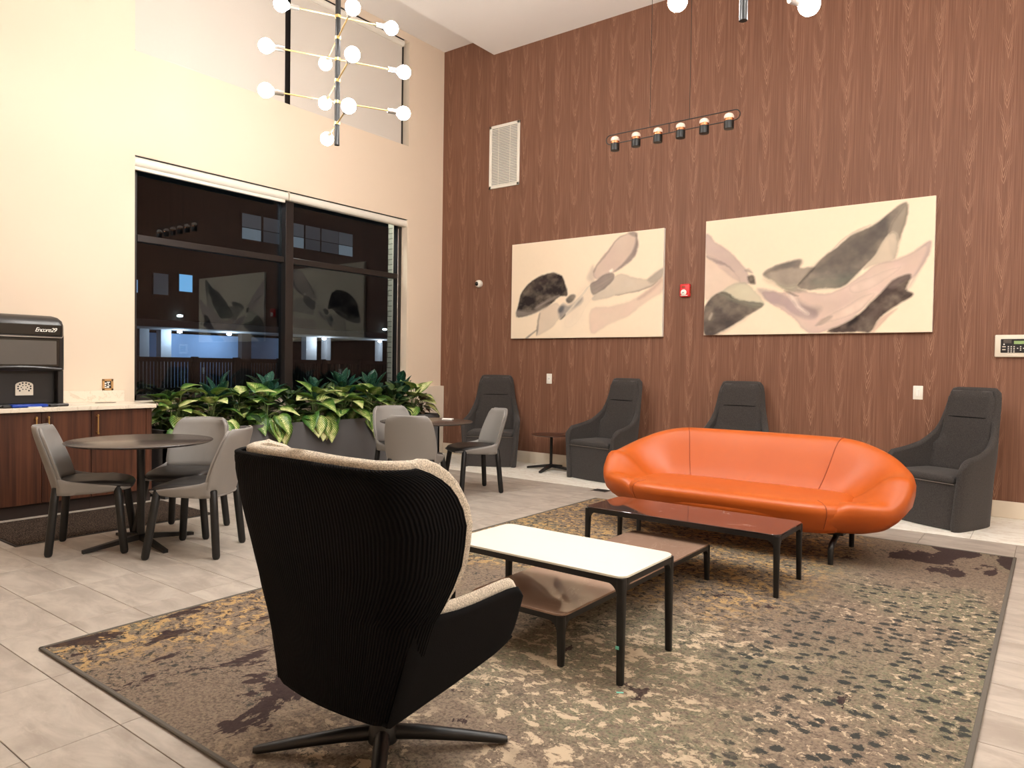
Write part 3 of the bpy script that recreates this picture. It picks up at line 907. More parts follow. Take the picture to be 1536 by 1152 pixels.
# carport
cp = thing('carport', 'lit carport with white columns outside behind the fence', 'carport', (-24, 0, -0.1))
MB().box(-0.3, 0.0, 4.0, 14.2, 0, 2.6).build('rear_wall', M['facade_blue'], cp)
MB().box(-0.35, 3.2, 2.0, 24.0, 2.72, 3.0).build('roof_slab', M['concrete'], cp)
for y0, y1 in ((6.6, 7.0), (7.5, 7.95), (14.95, 15.6), (16.2, 16.5), (19.95, 20.15)):
    MB().box(0.4, 0.8, y0, y1, 0, 2.72).build('column', M['concrete'], cp)
MB().box(0.6, 0.9, 11.25, 11.75, 0, 2.72).build('dark_column', M['facade'], cp)
for y, e, c in ((10.3, 70, (0.75, 0.88, 1.0)), (15.6, 40, (0.9, 0.95, 1.0)), (19.4, 40, (0.9, 0.95, 1.0)), (8.0, 50, (0.7, 0.85, 1.0))):
    l = MB().lathe([(0.02, 0.0), (0.09, 0.02), (0.1, 0.07), (0.06, 0.12), (0.01, 0.13)], 12, (1.4, y, 2.58)).build('lamp', emit('carport_lamp', c, 26.0), cp, True)
    ld = bpy.data.lights.new('carport_light', 'POINT'); ld.energy = e; ld.color = c; ld.shadow_soft_size = 0.1
    lo = bpy.data.objects.new('carport_light', ld); COL.objects.link(lo); lo.location = (-24 + 1.4, y, 2.4)
# neighbour building
nb = thing('apartment_building', 'dark brown building with a few lit windows outside across the yard', 'building', (-34, 0, -0.1))
MB().box(-6, 0, -2, 42, 0, 17).build('wall', M['facade'], nb)
glow = {}
def bwin(y0, y1, z0, z1, st, rgb):
    key = (round(st, 2), rgb)
    if key not in glow:
        glow[key] = emit('building_window', tuple(v * 1.0 for v in lin(rgb)), st)
    w = MB().box(0.0, 0.03, y0 - 0.06, y1 + 0.06, z0 - 0.06, z1 + 0.06).build('window', M['bronze'], nb)
    MB().box(0.03, 0.04, y0, y1, z0, z1).build('pane', glow[key], w)
for y0, y1, lit in ((18.07, 19.42, 1), (19.6, 21.2, 0), (21.75, 22.73, 1), (22.88, 24.1, 0), (24.22, 25.7, 0), (25.75, 27.0, 1)):
    bwin(y0, y1, 9.95, 10.8, 0.06 if not lit else 0.09, (150, 155, 160))
    bwin(y0, y1, 9.2, 9.9, 0.035 if not lit else 0.20, (160, 175, 185))
bwin(14.0, 14.8, 5.5, 6.5, 0.75, (110, 170, 215))
bwin(12.49, 13.34, 5.2, 6.4, 0.06, (120, 135, 150))
bwin(10.8, 11.6, 5.2, 5.9, 0.45, (120, 170, 215))
for y in (13.9, 30.0):
    MB().lathe([(0.02, 0.0), (0.16, 0.03), (0.17, 0.12), (0.02, 0.16)], 10, (0.3, y, 3.95)).build('wall_lamp', emit('building_lamp', (0.8, 1.0, 0.95), 6.0), nb, True)

# ------------------------------------------------------------------ ceiling lamps out of the frame
def downlight(x, y, watts, label, cone=110):
    t = thing('recessed_downlight', label, 'downlight', (x, y, HC), 0, 'recessed ceiling downlights')
    MB().lathe([(0.055, -0.002), (0.085, -0.004), (0.09, 0.0), (0.05, 0.0)], 20).build('trim_ring', M['white'], t, True)
    MB().lathe([(0.0, -0.003), (0.054, -0.003), (0.054, 0.0), (0.0, 0.0)], 16).build('lens', M['downlight'], t)
    ld = bpy.data.lights.new('downlight_beam', 'SPOT')
    ld.energy = watts; ld.color = WARM; ld.spot_size = math.radians(cone); ld.spot_blend = 0.6; ld.shadow_soft_size = 0.06
    lo = bpy.data.objects.new('downlight_beam', ld); COL.objects.link(lo); lo.location = (x, y, HC - 0.03)
DL = [(3.3, -3.6), (5.3, -3.4), (7.3, -3.4), (3.3, -5.8), (5.3, -5.8), (7.3, -5.8), (9.4, -3.4), (9.4, -1.4), (1.5, -6.6), (9.4, -7.4)]
DLW = ['between the sofa and the planter', 'above the dark coffee table', 'right of the dark coffee table', 'above the left edge of the rug', 'above the lounge chair',
       'above the near right corner of the rug', 'far right of the orange sofa', 'far right beside the wood wall', 'above the left end of the counter', 'behind the camera']
for (x, y), wh in zip(DL, DLW):
    downlight(x, y, DOWNLIGHT_WATTS, 'round recessed ceiling downlight ' + wh)

# ------------------------------------------------------------------ chandeliers
def chandelier(x, y, zb, a0, label, levels=6):
    t = thing('chandelier', label, 'chandelier', (x, y, zb), 0, 'black and brass bulb chandeliers')
    MB().tube([(0, 0, 0), (0, 0, HC - zb)], 0.021, 14).build('pole', M['black_metal'], t, True)
    MB().lathe([(0.02, HC - zb - 0.05), (0.07, HC - zb - 0.04), (0.075, HC - zb), (0.02, HC - zb)], 20).build('ceiling_canopy', M['black_metal'], t, True)
    for k in range(levels):
        z = 0.174 + 0.1705 * k
        R = 0.44 if k in (0, levels - 1) else 0.55
        a = a0 + (PI / 2 if k % 2 else 0)
        d = Vector((math.cos(a), math.sin(a), 0))
        MB().lathe([(0.0225, z - 0.012), (0.025, z - 0.01), (0.025, z + 0.01), (0.0225, z + 0.012)], 14).build('collar', M['brass'], t, True)
        rod = MB().tube([d * -(R - 0.13) + Vector((0, 0, z)), d * (R - 0.13) + Vector((0, 0, z))], 0.006, 8).build('rod', M['brass'], t, True)
        for s in (-1, 1):
            c = Vector((0, 0, z))
            so = MB().tube([c + d * s * (R - 0.135), c + d * s * (R - 0.05)], 0.021, 12).build('socket', M['nickel'], t, True)
            bl = MB()
            pr = [(0.02, -0.062), (0.03, -0.05)] + [(0.056 * math.cos(q), 0.056 * math.sin(q)) for q in lsp(-0.9, PI / 2 - 0.02, 9)]
            rings = []
            for r, h in pr:
                w = d * s
                p1 = Vector((0, 0, 1)); p2 = w.cross(p1)
                rings.append([c + w * (R + h) + (p1 * math.cos(2 * PI * j / 14) + p2 * math.sin(2 * PI * j / 14)) * r for j in range(14)])
            bl.loft(rings)
            bl.build('bulb', M['bulb'], so, True, 80)
    return t
chandelier(2.628, -4.09, 3.067, math.radians(152), 'black pole chandelier with globe bulbs hanging in front of the window wall')
chandelier(6.0, -4.264, 3.067, math.radians(61), 'black pole chandelier cut off by the top edge above the right painting')
chandelier(9.37, -4.43, 3.067, math.radians(152), 'unseen black pole chandelier added for more light to the right, outside the view')  # extra chandelier added unseen to lift the ceiling and upper wood wall

# ------------------------------------------------------------------ linear pendant
t = thing('linear_pendant', 'slim black wire pendant with six small spot lamps before the wood wall', 'pendant lamp', (4.345, -1.58, 3.52))
xa = 0.675
path = []
for i in range(9):
    a = PI / 2 + PI * i / 8
    path.append((-xa + 0.045 + 0.045 * math.cos(a), 0, 0.045 + 0.045 * math.sin(a)))
for i in range(9):
    a = -PI / 2 + PI * i / 8
    path.append((xa - 0.045 + 0.045 * math.cos(a), 0, 0.045 + 0.045 * math.sin(a)))
MB().tube(path, 0.005, 6, closed=True).build('wire_frame', M['black_metal'], t, True)
MB().tube([(0.0, 0, 0), (0.0, 0, 0.09)], 0.004, 6).build('strut', M['black_metal'], t, True)
for cx in (-0.2, 0.2):
    MB().tube([(cx, 0, 0.09), (cx, 0, HC - 3.52)], 0.0025, 5).build('cable', M['black_metal'], t)
MB().lathe([(0.02, HC - 3.52 - 0.03), (0.25, HC - 3.52 - 0.025), (0.25, HC - 3.52), (0.02, HC - 3.52)], 24).build('ceiling_plate', M['black_metal'], t, True)
lampdef = None
for k in range(6):
    x = -0.575 + 1.15 * k / 5
    l = MB().lathe([(0.03, -0.072), (0.042, -0.07), (0.044, -0.062), (0.044, -0.002), (0.03, -0.002)], 18, (x, 0, 0)).build('spot_lamp', M['black_metal'], t, True)
    MB().lathe([(0.036, -0.002), (0.042, 0.0), (0.042, 0.022), (0.036, 0.024)], 18, (x, 0, 0)).build('collar', M['copper'], l, True)
    MB().lathe([(0.04, 0.022), (0.044, 0.03), (0.043, 0.045), (0.034, 0.06), (0.018, 0.068), (0.002, 0.07)], 18, (x, 0, 0)).build('diffuser', M['opal'], l, True)

# ------------------------------------------------------------------ paintings
def painting(name, x0, x1, z0, z1, strokes, label, seed):
    t = thing(name, label, 'painting', (x0, 0, z0))
    W, Hh = x1 - x0, z1 - z0
    MB().box(0, W, -0.045, -0.004, 0, Hh).build('stretcher', M['paper'], t)
    NX, NZ = 300, 170
    gu, gv = np.meshgrid(np.linspace(0, 1, NX), np.linspace(0, 1, NZ))
    rng = np.random.RandomState(seed)
    def fbm(sx, sy):
        out = np.zeros_like(gu); amp = 1.0
        for o in range(4):
            a, b = int(sx * 2 ** o) + 2, int(sy * 2 ** o) + 2
            gr = rng.rand(b, a)
            px, py = gu * (a - 1.001), gv * (b - 1.001)
            ix, iy = px.astype(int), py.astype(int)
            fx, fy = px - ix, py - iy
            fx = fx * fx * (3 - 2 * fx); fy = fy * fy * (3 - 2 * fy)
            out += amp * ((gr[iy, ix] * (1 - fx) + gr[iy, ix + 1] * fx) * (1 - fy) + (gr[iy + 1, ix] * (1 - fx) + gr[iy + 1, ix + 1] * fx) * fy)
            amp *= 0.55
        return out / 2.05
    n1, n2, n3 = fbm(6, 4), fbm(14, 9), fbm(60, 34)
    pu = gu * W / Hh + (n1 - 0.5) * 0.03 + (n3 - 0.5) * 0.008
    pv = gv + (n2 - 0.5) * 0.025 + (n3 - 0.5) * 0.008
    img = np.ones((NZ, NX, 3)) * np.array(lin((248, 227, 200)))
    for pts, rgb, al, soft in strokes:
        P = np.array([[float(q) for q in s.split(',')] for s in pts.split()])
        C = []
        n = len(P)
        for i in range(n):                       # closed Catmull-Rom
            a, b, c, d = P[i - 1], P[i], P[(i + 1) % n], P[(i + 2) % n]
            for s in (0, 0.25, 0.5, 0.75):
                C.append(0.5 * (2 * b + (c - a) * s + (2 * a - 5 * b + 4 * c - d) * s * s + (3 * b - a - 3 * c + d) * s ** 3))
        C = np.array(C); C[:, 0] *= W / Hh
        ins = np.zeros(gu.shape, bool); dist = np.full(gu.shape, 9.0)
        for i in range(len(C)):
            x1_, y1_ = C[i]; x2_, y2_ = C[(i + 1) % len(C)]
            cond = ((y1_ > pv) != (y2_ > pv)) & (pu < (x2_ - x1_) * (pv - y1_) / (y2_ - y1_ + 1e-12) + x1_)
            ins ^= cond
            ex, ey = x2_ - x1_, y2_ - y1_
            tt = np.clip(((pu - x1_) * ex + (pv - y1_) * ey) / (ex * ex + ey * ey + 1e-12), 0, 1)
            dist = np.minimum(dist, np.hypot(pu - x1_ - tt * ex, pv - y1_ - tt * ey))
        sd = np.where(ins, dist, -dist)
        f = np.clip(sd / (soft + 0.004) * 0.5 + 0.5, 0, 1)
        rimf = np.exp(-(np.clip(sd, 0, 9) / 0.012) ** 2) * ins * 0.22
        tone = np.array(lin(rgb))[None, None, :] * (0.72 + 0.56 * (0.5 * n1 + 0.5 * n2))[..., None] * (1 - rimf)[..., None]
        wash = np.clip(al * (0.75 + 0.5 * n2), 0, 1)
        k = (f * wash)[..., None]
        img = img * (1 - k) + np.clip(tone, 0, 1) * k
    img *= (0.985 + 0.03 * n3)[..., None]
    vs = [(float(gu[j, i]) * W, -0.046, float(gv[j, i]) * Hh) for j in range(NZ) for i in range(NX)]
    fs = [(j * NX + i, j * NX + i + 1, (j + 1) * NX + i + 1, (j + 1) * NX + i) for j in range(NZ - 1) for i in range(NX - 1)]
    me = bpy.data.meshes.new('canvas')
    me.from_pydata(vs, [], fs)
    at = me.color_attributes.new('paint', 'FLOAT_COLOR', 'POINT')
    rgba = np.ones((NX * NZ, 4)); rgba[:, :3] = np.clip(img.reshape(-1, 3), 0, 1)
    at.data.foreach_set('color', rgba.ravel())
    g = G('painted_canvas')
    ca = g.n('ShaderNodeVertexColor'); ca.layer_name = 'paint'
    weave = g.noise(g.obj(), 400, 2, 0.5)
    g.bump(weave, 0.15, 0.002)
    me.materials.append(g.fin(ca.outputs['Color'], 0.85, 0.0, 0.2))
    link('canvas', me, t)
painting('painting', 1.343, 3.585, 1.68, 2.957, ART_LEFT, 'pale abstract painting with one round black stroke and mauve petals', 3)
painting('painting', 4.10, 6.359, 1.69, 2.976, ART_RIGHT, 'pale abstract painting with a tall grey fin and sweeping rose washes', 5)

# ------------------------------------------------------------------ things on the wood wall
t = thing('air_vent', 'white louvred air grille high on the wood wall', 'vent', (1.153, 0, 3.775))
wv, hv = 0.263, 0.87
fr = MB()
fr.rbox(-wv, wv, -0.02, 0, 0, 0.04, 0.004, 1).rbox(-wv, wv, -0.02, 0, hv - 0.04, hv, 0.004, 1).rbox(-wv, -wv + 0.04, -0.02, 0, 0, hv, 0.004, 1).rbox(wv - 0.04, wv, -0.02, 0, 0, hv, 0.004, 1)
fr.build('frame', M['white'], t)
MB().box(-wv + 0.03, wv - 0.03, -0.004, -0.002, 0.03, hv - 0.03).build('backing', M['concrete'], t)
lv = MB().add([(-wv + 0.035, -0.016, 0), (wv - 0.035, -0.016, 0), (wv - 0.035, -0.005, 0.014), (-wv + 0.035, -0.005, 0.014), (-wv + 0.035, -0.013, -0.002), (wv - 0.035, -0.013, -0.002), (wv - 0.035, -0.003, 0.012), (-wv + 0.035, -0.003, 0.012)],
              [(0, 1, 2, 3), (7, 6, 5, 4), (0, 4, 5, 1), (3, 2, 6, 7), (0, 3, 7, 4), (1, 5, 6, 2)]).mesh('louvre', M['white'])
for k in range(36):
    link('louvre', lv, t, (0, 0, 0.045 + 0.0218 * k))
for cx in (-0.1, 0.1):
    MB().box(cx - 0.003, cx + 0.003, -0.0165, -0.012, 0.04, hv - 0.04).build('louvre_bar', M['white'], t)

t = thing('security_camera', 'small round white security camera on the wood wall', 'camera', (0.741, 0, 2.464))
MB().lathe([(0.03, 0.0), (0.052, 0.002), (0.055, 0.02), (0.05, 0.05), (0.036, 0.068), (0.02, 0.07)], 20, axis='y').build('housing', M['white'], t, True)
MB().lathe([(0.03, 0.066), (0.03, 0.073), (0.02, 0.082), (0.004, 0.086)], 16, (-0.006, 0, -0.004), axis='y').build('lens', M['dark_glass'], t, True)

t = thing('fire_alarm', 'red fire alarm strobe on the wall between the paintings', 'fire alarm', (3.855, 0, 2.211))
MB().rbox(-0.062, 0.062, -0.045, 0, -0.075, 0.075, 0.014, 3).build('housing', M['red'], t, True)
MB().lathe([(0.034, 0.044), (0.036, 0.05), (0.026, 0.06), (0.01, 0.064)], 16, (-0.008, 0, -0.025), axis='y').build('strobe_lens', M['paper'], t, True)
MB().rbox(-0.02, 0.004, -0.066, -0.06, -0.032, -0.02, 0.002, 1).build('strobe_tube', M['steel'], t)
for k in range(4):
    MB().rbox(0.0615, 0.0635, -0.036, -0.01, -0.03 + 0.018 * k, -0.02 + 0.018 * k, 0.0006, 1).build('sound_slot', M['seam'], t)
MB().rbox(-0.045, 0.04, -0.0462, -0.0452, -0.064, -0.056, 0.0003, 1).build('label_strip', M['paper'], t)
MB().rbox(-0.03, 0.01, -0.0462, -0.0452, 0.03, 0.05, 0.0003, 1).build('speaker_grille', M['seam'], t)

def plate(x, z, label, kind):
    t = thing('wall_' + kind, label, kind, (x, 0, z))
    MB().rbox(-0.042, 0.042, -0.007, 0, -0.066, 0.066, 0.004, 2).build('cover_plate', M['white'], t, True)
    if kind == 'outlet':
        MB().rbox(-0.018, 0.018, -0.009, -0.006, -0.036, 0.036, 0.003, 1).build('socket_face', M['paper'], t)
        MB().rbox(-0.004, 0.004, -0.0098, -0.0085, -0.006, 0.006, 0.001, 1).build('jack', M['bronze'], t)
    else:
        MB().rbox(-0.017, 0.017, -0.011, -0.006, -0.034, 0.034, 0.003, 1).build('rocker', M['paper'], t)
        MB().box(0.006, 0.0075, -0.0115, -0.0108, -0.03, 0.03).build('slider_slot', M['concrete'], t)
plate(1.959, 1.144, 'white wall outlet between the two left grey high-back chairs', 'outlet')
plate(6.252, 1.109, 'white light switch below the right painting beside the grey chair', 'switch')

t = thing('alarm_panel', 'beige alarm keypad with a small green display at the right edge', 'keypad', (6.856 + 0.155, 0, 1.555))
MB().rbox(-0.155, 0.155, -0.035, 0, -0.1, 0.1, 0.008, 2).build('housing', M['offwhite'], t, True)
MB().rbox(-0.11, 0.105, -0.038, -0.034, -0.062, 0.062, 0.003, 1).build('face', M['machine_dark'], t)
MB().box(-0.012, 0.095, -0.0395, -0.0378, 0.016, 0.045).build('display', M['lcd'], t)
kb = MB().rbox(-0.005, 0.005, -0.041, -0.0378, -0.0035, 0.0035, 0.001, 1).mesh('key', M['paper'])
for r in range(4):
    for c in range(3):
        link('key', kb, t, (-0.052 + 0.021 * c, 0, -0.006 - 0.016 * r))
for dx, dz in ((0, 0.016), (0, -0.016), (-0.022, 0), (0.022, 0), (0, 0)):
    link('key', kb, t, (0.038 + dx, 0, -0.022 + dz))
for k in range(2):
    MB().rbox(-0.098, -0.072, -0.041, -0.0378, -0.012 - 0.026 * k, -0.003 - 0.026 * k, 0.002, 1).build('wide_key', M['offwhite'], t)
MB().lathe([(0.006, 0.0378), (0.006, 0.041), (0.002, 0.042)], 10, (-0.085, 0, 0.014), axis='y').build('indicator', M['paper'], t)
for k in range(4):
    MB().box(-0.09, -0.03, -0.0386, -0.0379, 0.026 + 0.008 * k, 0.029 + 0.008 * k).build('text_line', M['steel'], t)

# ------------------------------------------------------------------ carpet and mat
t = thing('area_rug', 'large mottled taupe, ochre and green patterned rug under the seating', 'rug', (5.41, -4.16, 0))
MB().box(-1.70, 1.70, -2.43, 2.43, 0.0015, 0.011).build('pile', M['rug'], t)
b_ = MB()
for x0, x1, y0, y1 in ((-1.712, -1.69, -2.445, 2.445), (1.69, 1.712, -2.445, 2.445), (-1.712, 1.712, -2.445, -2.425), (-1.712, 1.712, 2.425, 2.445)):
    b_.rbox(x0, x1, y0, y1, 0.001, 0.0135, 0.004, 1)
b_.build('binding', M['rug_edge'], t, True)
t = thing('door_mat', 'dark brown ribbed floor mat in front of the coffee cabinet', 'mat', (1.15, -5.27, 0))
MB().rbox(-0.43, 0.43, -0.72, 0.72, 0.001, 0.011, 0.004, 1).build('pile', M['doormat'], t)
MB().rbox(-0.45, 0.45, -0.74, 0.74, 0.0008, 0.006, 0.002, 1).build('edging', M['mat_edge'], t)
t = thing('floor_outlet', 'small dark floor outlet box beside the rug near the sofa', 'floor outlet', (3.5, -1.26, 0))
MB().rbox(-0.09, 0.09, -0.07, 0.07, 0.0005, 0.004, 0.0015, 1).build('frame', M['steel'], t)
MB().rbox(-0.075, 0.075, -0.055, 0.055, 0.003, 0.006, 0.0015, 1).build('lid', M['bronze'], t)

# ------------------------------------------------------------------ counter along the window wall
CF = 0.62
CY1 = -4.58
def cab_unit(y0, y1, doors, label):
    t = thing('base_cabinet', label, 'cabinet', (0, (y0 + y1) / 2, 0), 0, 'walnut base cabinets under the counter')
    h = (y1 - y0) / 2
    MB().box(0.005, CF - 0.022, -h + 0.001, h - 0.001, 0.105, 0.868).build('carcass', M['cabinet'], t)
    MB().box(0.005, CF - 0.03, -h + 0.001, h - 0.001, 0.0, 0.105).build('plinth', M['kick'], t)
    for a, b, hs in doors:
        a -= (y0 + y1) / 2; b -= (y0 + y1) / 2
        d = MB().rbox(CF - 0.02, CF, a + 0.002, b - 0.002, 0.11, 0.862, 0.0015, 1).build('door', M['cabinet'], t)
        if hs is not None:
            hy = a + 0.045 if hs < 0 else b - 0.045
            hb = MB()
            hb.tube([(CF + 0.03, hy, 0.655), (CF + 0.03, hy, 0.83)], 0.006, 8)
            for z in (0.672, 0.812):
                hb.tube([(CF, hy, z), (CF + 0.03, hy, z)], 0.005, 8)
            for z in (0.664, 0.82):
                hb.tube([(CF + 0.03, hy, z - 0.004), (CF + 0.03, hy, z + 0.004)], 0.0085, 8)
            hb.build('handle', M['brass'], d, True)
    return t
cab_unit(-5.905, -5.112, [(-5.905, -5.497, 1), (-5.497, -5.112, -1)], 'two-door walnut base cabinet with paired brass handles under the drink machine')
cab_unit(-5.112, CY1 - 0.005, [(-5.112, -4.64, -1), (-4.64, CY1 - 0.005, None)], 'walnut base cabinet with one brass handle at the counter end')
cab_unit(-6.7, -5.905, [(-6.7, -6.3, 1), (-6.3, -5.905, -1)], 'walnut base cabinet at the left edge of the view')
t = thing('countertop', 'long cream stone countertop on the walnut cabinets', 'countertop', (0, -5.64, 0.868))
MB().rbox(0.004, CF + 0.035, -1.06, CY1 + 5.64 + 0.02, 0.0, 0.036, 0.004, 2).build('slab', M['counter'], t)
MB().rbox(0.003, 0.022, -1.06, -4.56 + 5.64, 0.036, 0.142, 0.002, 1).build('backsplash', M['counter'], t)
t = thing('grommet_ring', 'thin steel ring set flush into the countertop', 'ring', (0.24, -4.83, 0.904))
rp = [(0.05 * math.cos(2 * PI * i / 28), 0.09 * math.sin(2 * PI * i / 28), 0.002) for i in range(28)]
MB().tube(rp, 0.003, 6, closed=True).build('ring', M['steel'], t, True)
MB().prism([(0.048 * math.cos(2 * PI * i / 28), 0.088 * math.sin(2 * PI * i / 28)) for i in range(28)], 0.0003, 0.001).build('lid', M['offwhite'], t)

t = thing('framed_sign', 'small tan-framed black and white sign on the wall above the counter', 'sign', (0.0, -4.71, 1.066))
sg = MB()
sg.rbox(0, 0.012, -0.05, 0.05, -0.055, -0.035, 0.002, 1).rbox(0, 0.012, -0.05, 0.05, 0.035, 0.055, 0.002, 1).rbox(0, 0.012, -0.05, -0.03, -0.055, 0.055, 0.002, 1).rbox(0, 0.012, 0.03, 0.05, -0.055, 0.055, 0.002, 1)
sg.build('frame', M['tan'], t)
MB().box(0.001, 0.006, -0.035, 0.035, -0.04, 0.04).build('panel', M['machine_dark'], t)
for y0, y1, z0, z1 in ((-0.03, -0.012, 0.008, 0.02), (-0.03, -0.014, -0.012, 0.0), (-0.03, -0.012, -0.03, -0.02), (-0.008, 0.02, 0.018, 0.028), (0.0, 0.008, -0.01, 0.02), (-0.008, 0.012, -0.03, -0.014), (0.014, 0.022, -0.012, -0.002)):
    MB().box(0.006, 0.007, y0, y1, z0, z1).build('print_mark', M['paper'], t)

# ------------------------------------------------------------------ drink machine
t = thing('drink_machine', 'dark countertop drink machine with a wide screen on the counter', 'drink machine', (0.33, -5.625, 0.904))
h = 0.345
ring = rrect(-0.26, 0.19, -h, h, 0.03, 4)
def rr(z, f=0.0, x1=0.19, g=0.0):
    return [(x, y, z) for x, y in rrect(-0.26 + g, x1 - f, -h + g, h - g, 0.035, 4)]
MB().loft([rr(0.30, 0.015), rr(0.315), rr(0.60), rr(0.68, 0.005), rr(0.725, 0.02, g=0.008), rr(0.755, 0.05, g=0.03), rr(0.77, 0.1, g=0.06)]).build('upper_body', M['machine'], t, True, 50)
MB().rbox(-0.26, 0.10, -h + 0.005, h - 0.005, 0.02, 0.31, 0.01, 2).build('lower_body', M['machine_dark'], t)
MB().rbox(0.08, 0.165, h - 0.05, h - 0.002, 0.02, 0.31, 0.008, 2).build('side_pillar', M['machine_dark'], t)
MB().rbox(0.08, 0.165, -h + 0.002, -h + 0.05, 0.02, 0.31, 0.008, 2).build('side_pillar', M['machine_dark'], t)
MB().rbox(-0.26, 0.24, -h - 0.005, h + 0.012, 0.0, 0.024, 0.008, 2).build('base_tray', M['machine'], t)
MB().rbox(0.185, 0.198, -h + 0.045, h - 0.035, 0.60, 0.69, 0.005, 1).build('logo_panel', M['dark_glass'], t)
MB().tube([(0.2, -h + 0.03, 0.585), (0.2, h - 0.03, 0.585), (0.2, h - 0.02, 0.60), (0.2, h - 0.02, 0.69)], 0.005, 6).build('chrome_strip', M['nickel'], t, True)
sc = MB().rbox(0.187, 0.197, -h + 0.03, h - 0.045, 0.335, 0.575, 0.004, 1).build('screen_bezel', M['dark_glass'], t)
MB().box(0.197, 0.1985, -h + 0.05, h - 0.07, 0.355, 0.555).build('screen', M['screen'], sc)
lip = MB()
pts = [(0.192 + 0.02 * math.sin(PI * i / 12), -h + 0.02 + (2 * h - 0.05) * i / 12, 0.315 + 0.018 * math.sin(PI * i / 12)) for i in range(13)]
lip.tube(pts, 0.012, 8).build('front_lip', M['machine'], t, True)
gr = thing('drip_guard', '', '') if False else None
# pierced metal plate on the splash panel
pl_ = bpy.data.objects.new('splash_plate', None); COL.objects.link(pl_); pl_.parent = t; pl_.location = (0.104, 0.065, 0.155)
arch = [(-0.065, -0.06), (0.065, -0.06), (0.065, 0.025)] + [(0.065 * math.cos(a), 0.025 + 0.03 * math.sin(a)) for a in lsp(0.3, PI - 0.3, 8)] + [(-0.065, 0.025)]
MB().add([(0, y, z) for y, z in arch] + [(0.006, y, z) for y, z in arch],
         [(i, (i + 1) % len(arch), len(arch) + (i + 1) % len(arch), len(arch) + i) for i in range(len(arch))] + [tuple(range(len(arch))), tuple(range(len(arch), 2 * len(arch)))]).build('plate_body', M['offwhite'], pl_)
for r_, n_ in ((0.018, 6), (0.038, 12)):
    for k in range(n_):
        a = 2 * PI * k / n_ + (0.26 if n_ == 12 else 0)
        if 0.006 + r_ * math.sin(a) < -0.03:
            continue
        cy, cz = r_ * 1.25 * math.cos(a), 0.006 + r_ * math.sin(a)
        rr_ = 0.007 if n_ == 12 else 0.005
        MB().lathe([(rr_, 0.0055), (rr_, 0.0072), (0.001, 0.0073)], 8, (0, cy, cz), axis='x').build('hole', M['machine_dark'], pl_)
cu = bpy.data.curves.new('logo', 'FONT')
cu.body = 'Encore29'
cu.size = 0.05; cu.extrude = 0.0008; cu.shear = 0.4; cu.space_character = 0.82
tmp = bpy.data.objects.new('logo_tmp', cu); COL.objects.link(tmp)
dg = bpy.context.evaluated_depsgraph_get()
lm = bpy.data.meshes.new_from_object(tmp.evaluated_get(dg))
bpy.data.objects.remove(tmp, do_unlink=True)
lm.materials.clear(); lm.materials.append(M['paper'])
lo = link('logo', lm, t)
lo.matrix_local = Matrix(((0, 0, 1, 0.199), (1, 0, 0, 0.11), (0, 1, 0, 0.63), (0, 0, 0, 1)))
t = thing('blue_tray', 'flat blue drip tray at the foot of the drink machine', 'tray', (0.555, -5.585, 0.904))
MB().rbox(-0.03, 0.06, -0.12, 0.14, 0.0045, 0.026, 0.006, 2).build('tray_body', M['blue'], t, True)
MB().rbox(-0.02, 0.05, -0.11, 0.13, 0.026, 0.028, 0.001, 1).build('tray_rim', M['blue'], t)
MB().rbox(0.05, 0.075, -0.01, 0.09, 0.0008, 0.008, 0.003, 1).build('paper_tab', M['paper'], t)
for y in (-0.15, 0.19):
    MB().rbox(-0.02, 0.05, y - 0.03, y + 0.03, 0.0005, 0.02, 0.006, 2).build('foot_clip', M['machine_dark'], t, True)

# ------------------------------------------------------------------ planter and plants
PX0, PX1, PY0, PY1, PH = 0.075, 0.68, -4.50, -0.74, 0.65
t = thing('planter_box', 'long charcoal grey planter trough under the dark window', 'planter', ((PX0 + PX1) / 2, (PY0 + PY1) / 2, 0))
hx, hy = (PX1 - PX0) / 2, (PY1 - PY0) / 2
pb = MB()
for q in ((-hx, hx, -hy, -hy + 0.03), (-hx, hx, hy - 0.03, hy), (-hx, -hx + 0.03, -hy, hy), (hx - 0.03, hx, -hy, hy)):
    pb.box(q[0], q[1], q[2], q[3], 0.03, PH)
pb.box(-hx + 0.02, hx - 0.02, -hy + 0.02, hy - 0.02, 0.0, 0.05)
pb.build('trough', M['planter'], t)
MB().box(-hx + 0.03, hx - 0.03, -hy + 0.03, hy - 0.03, 0.5, 0.585).build('soil', M['soil'], t)

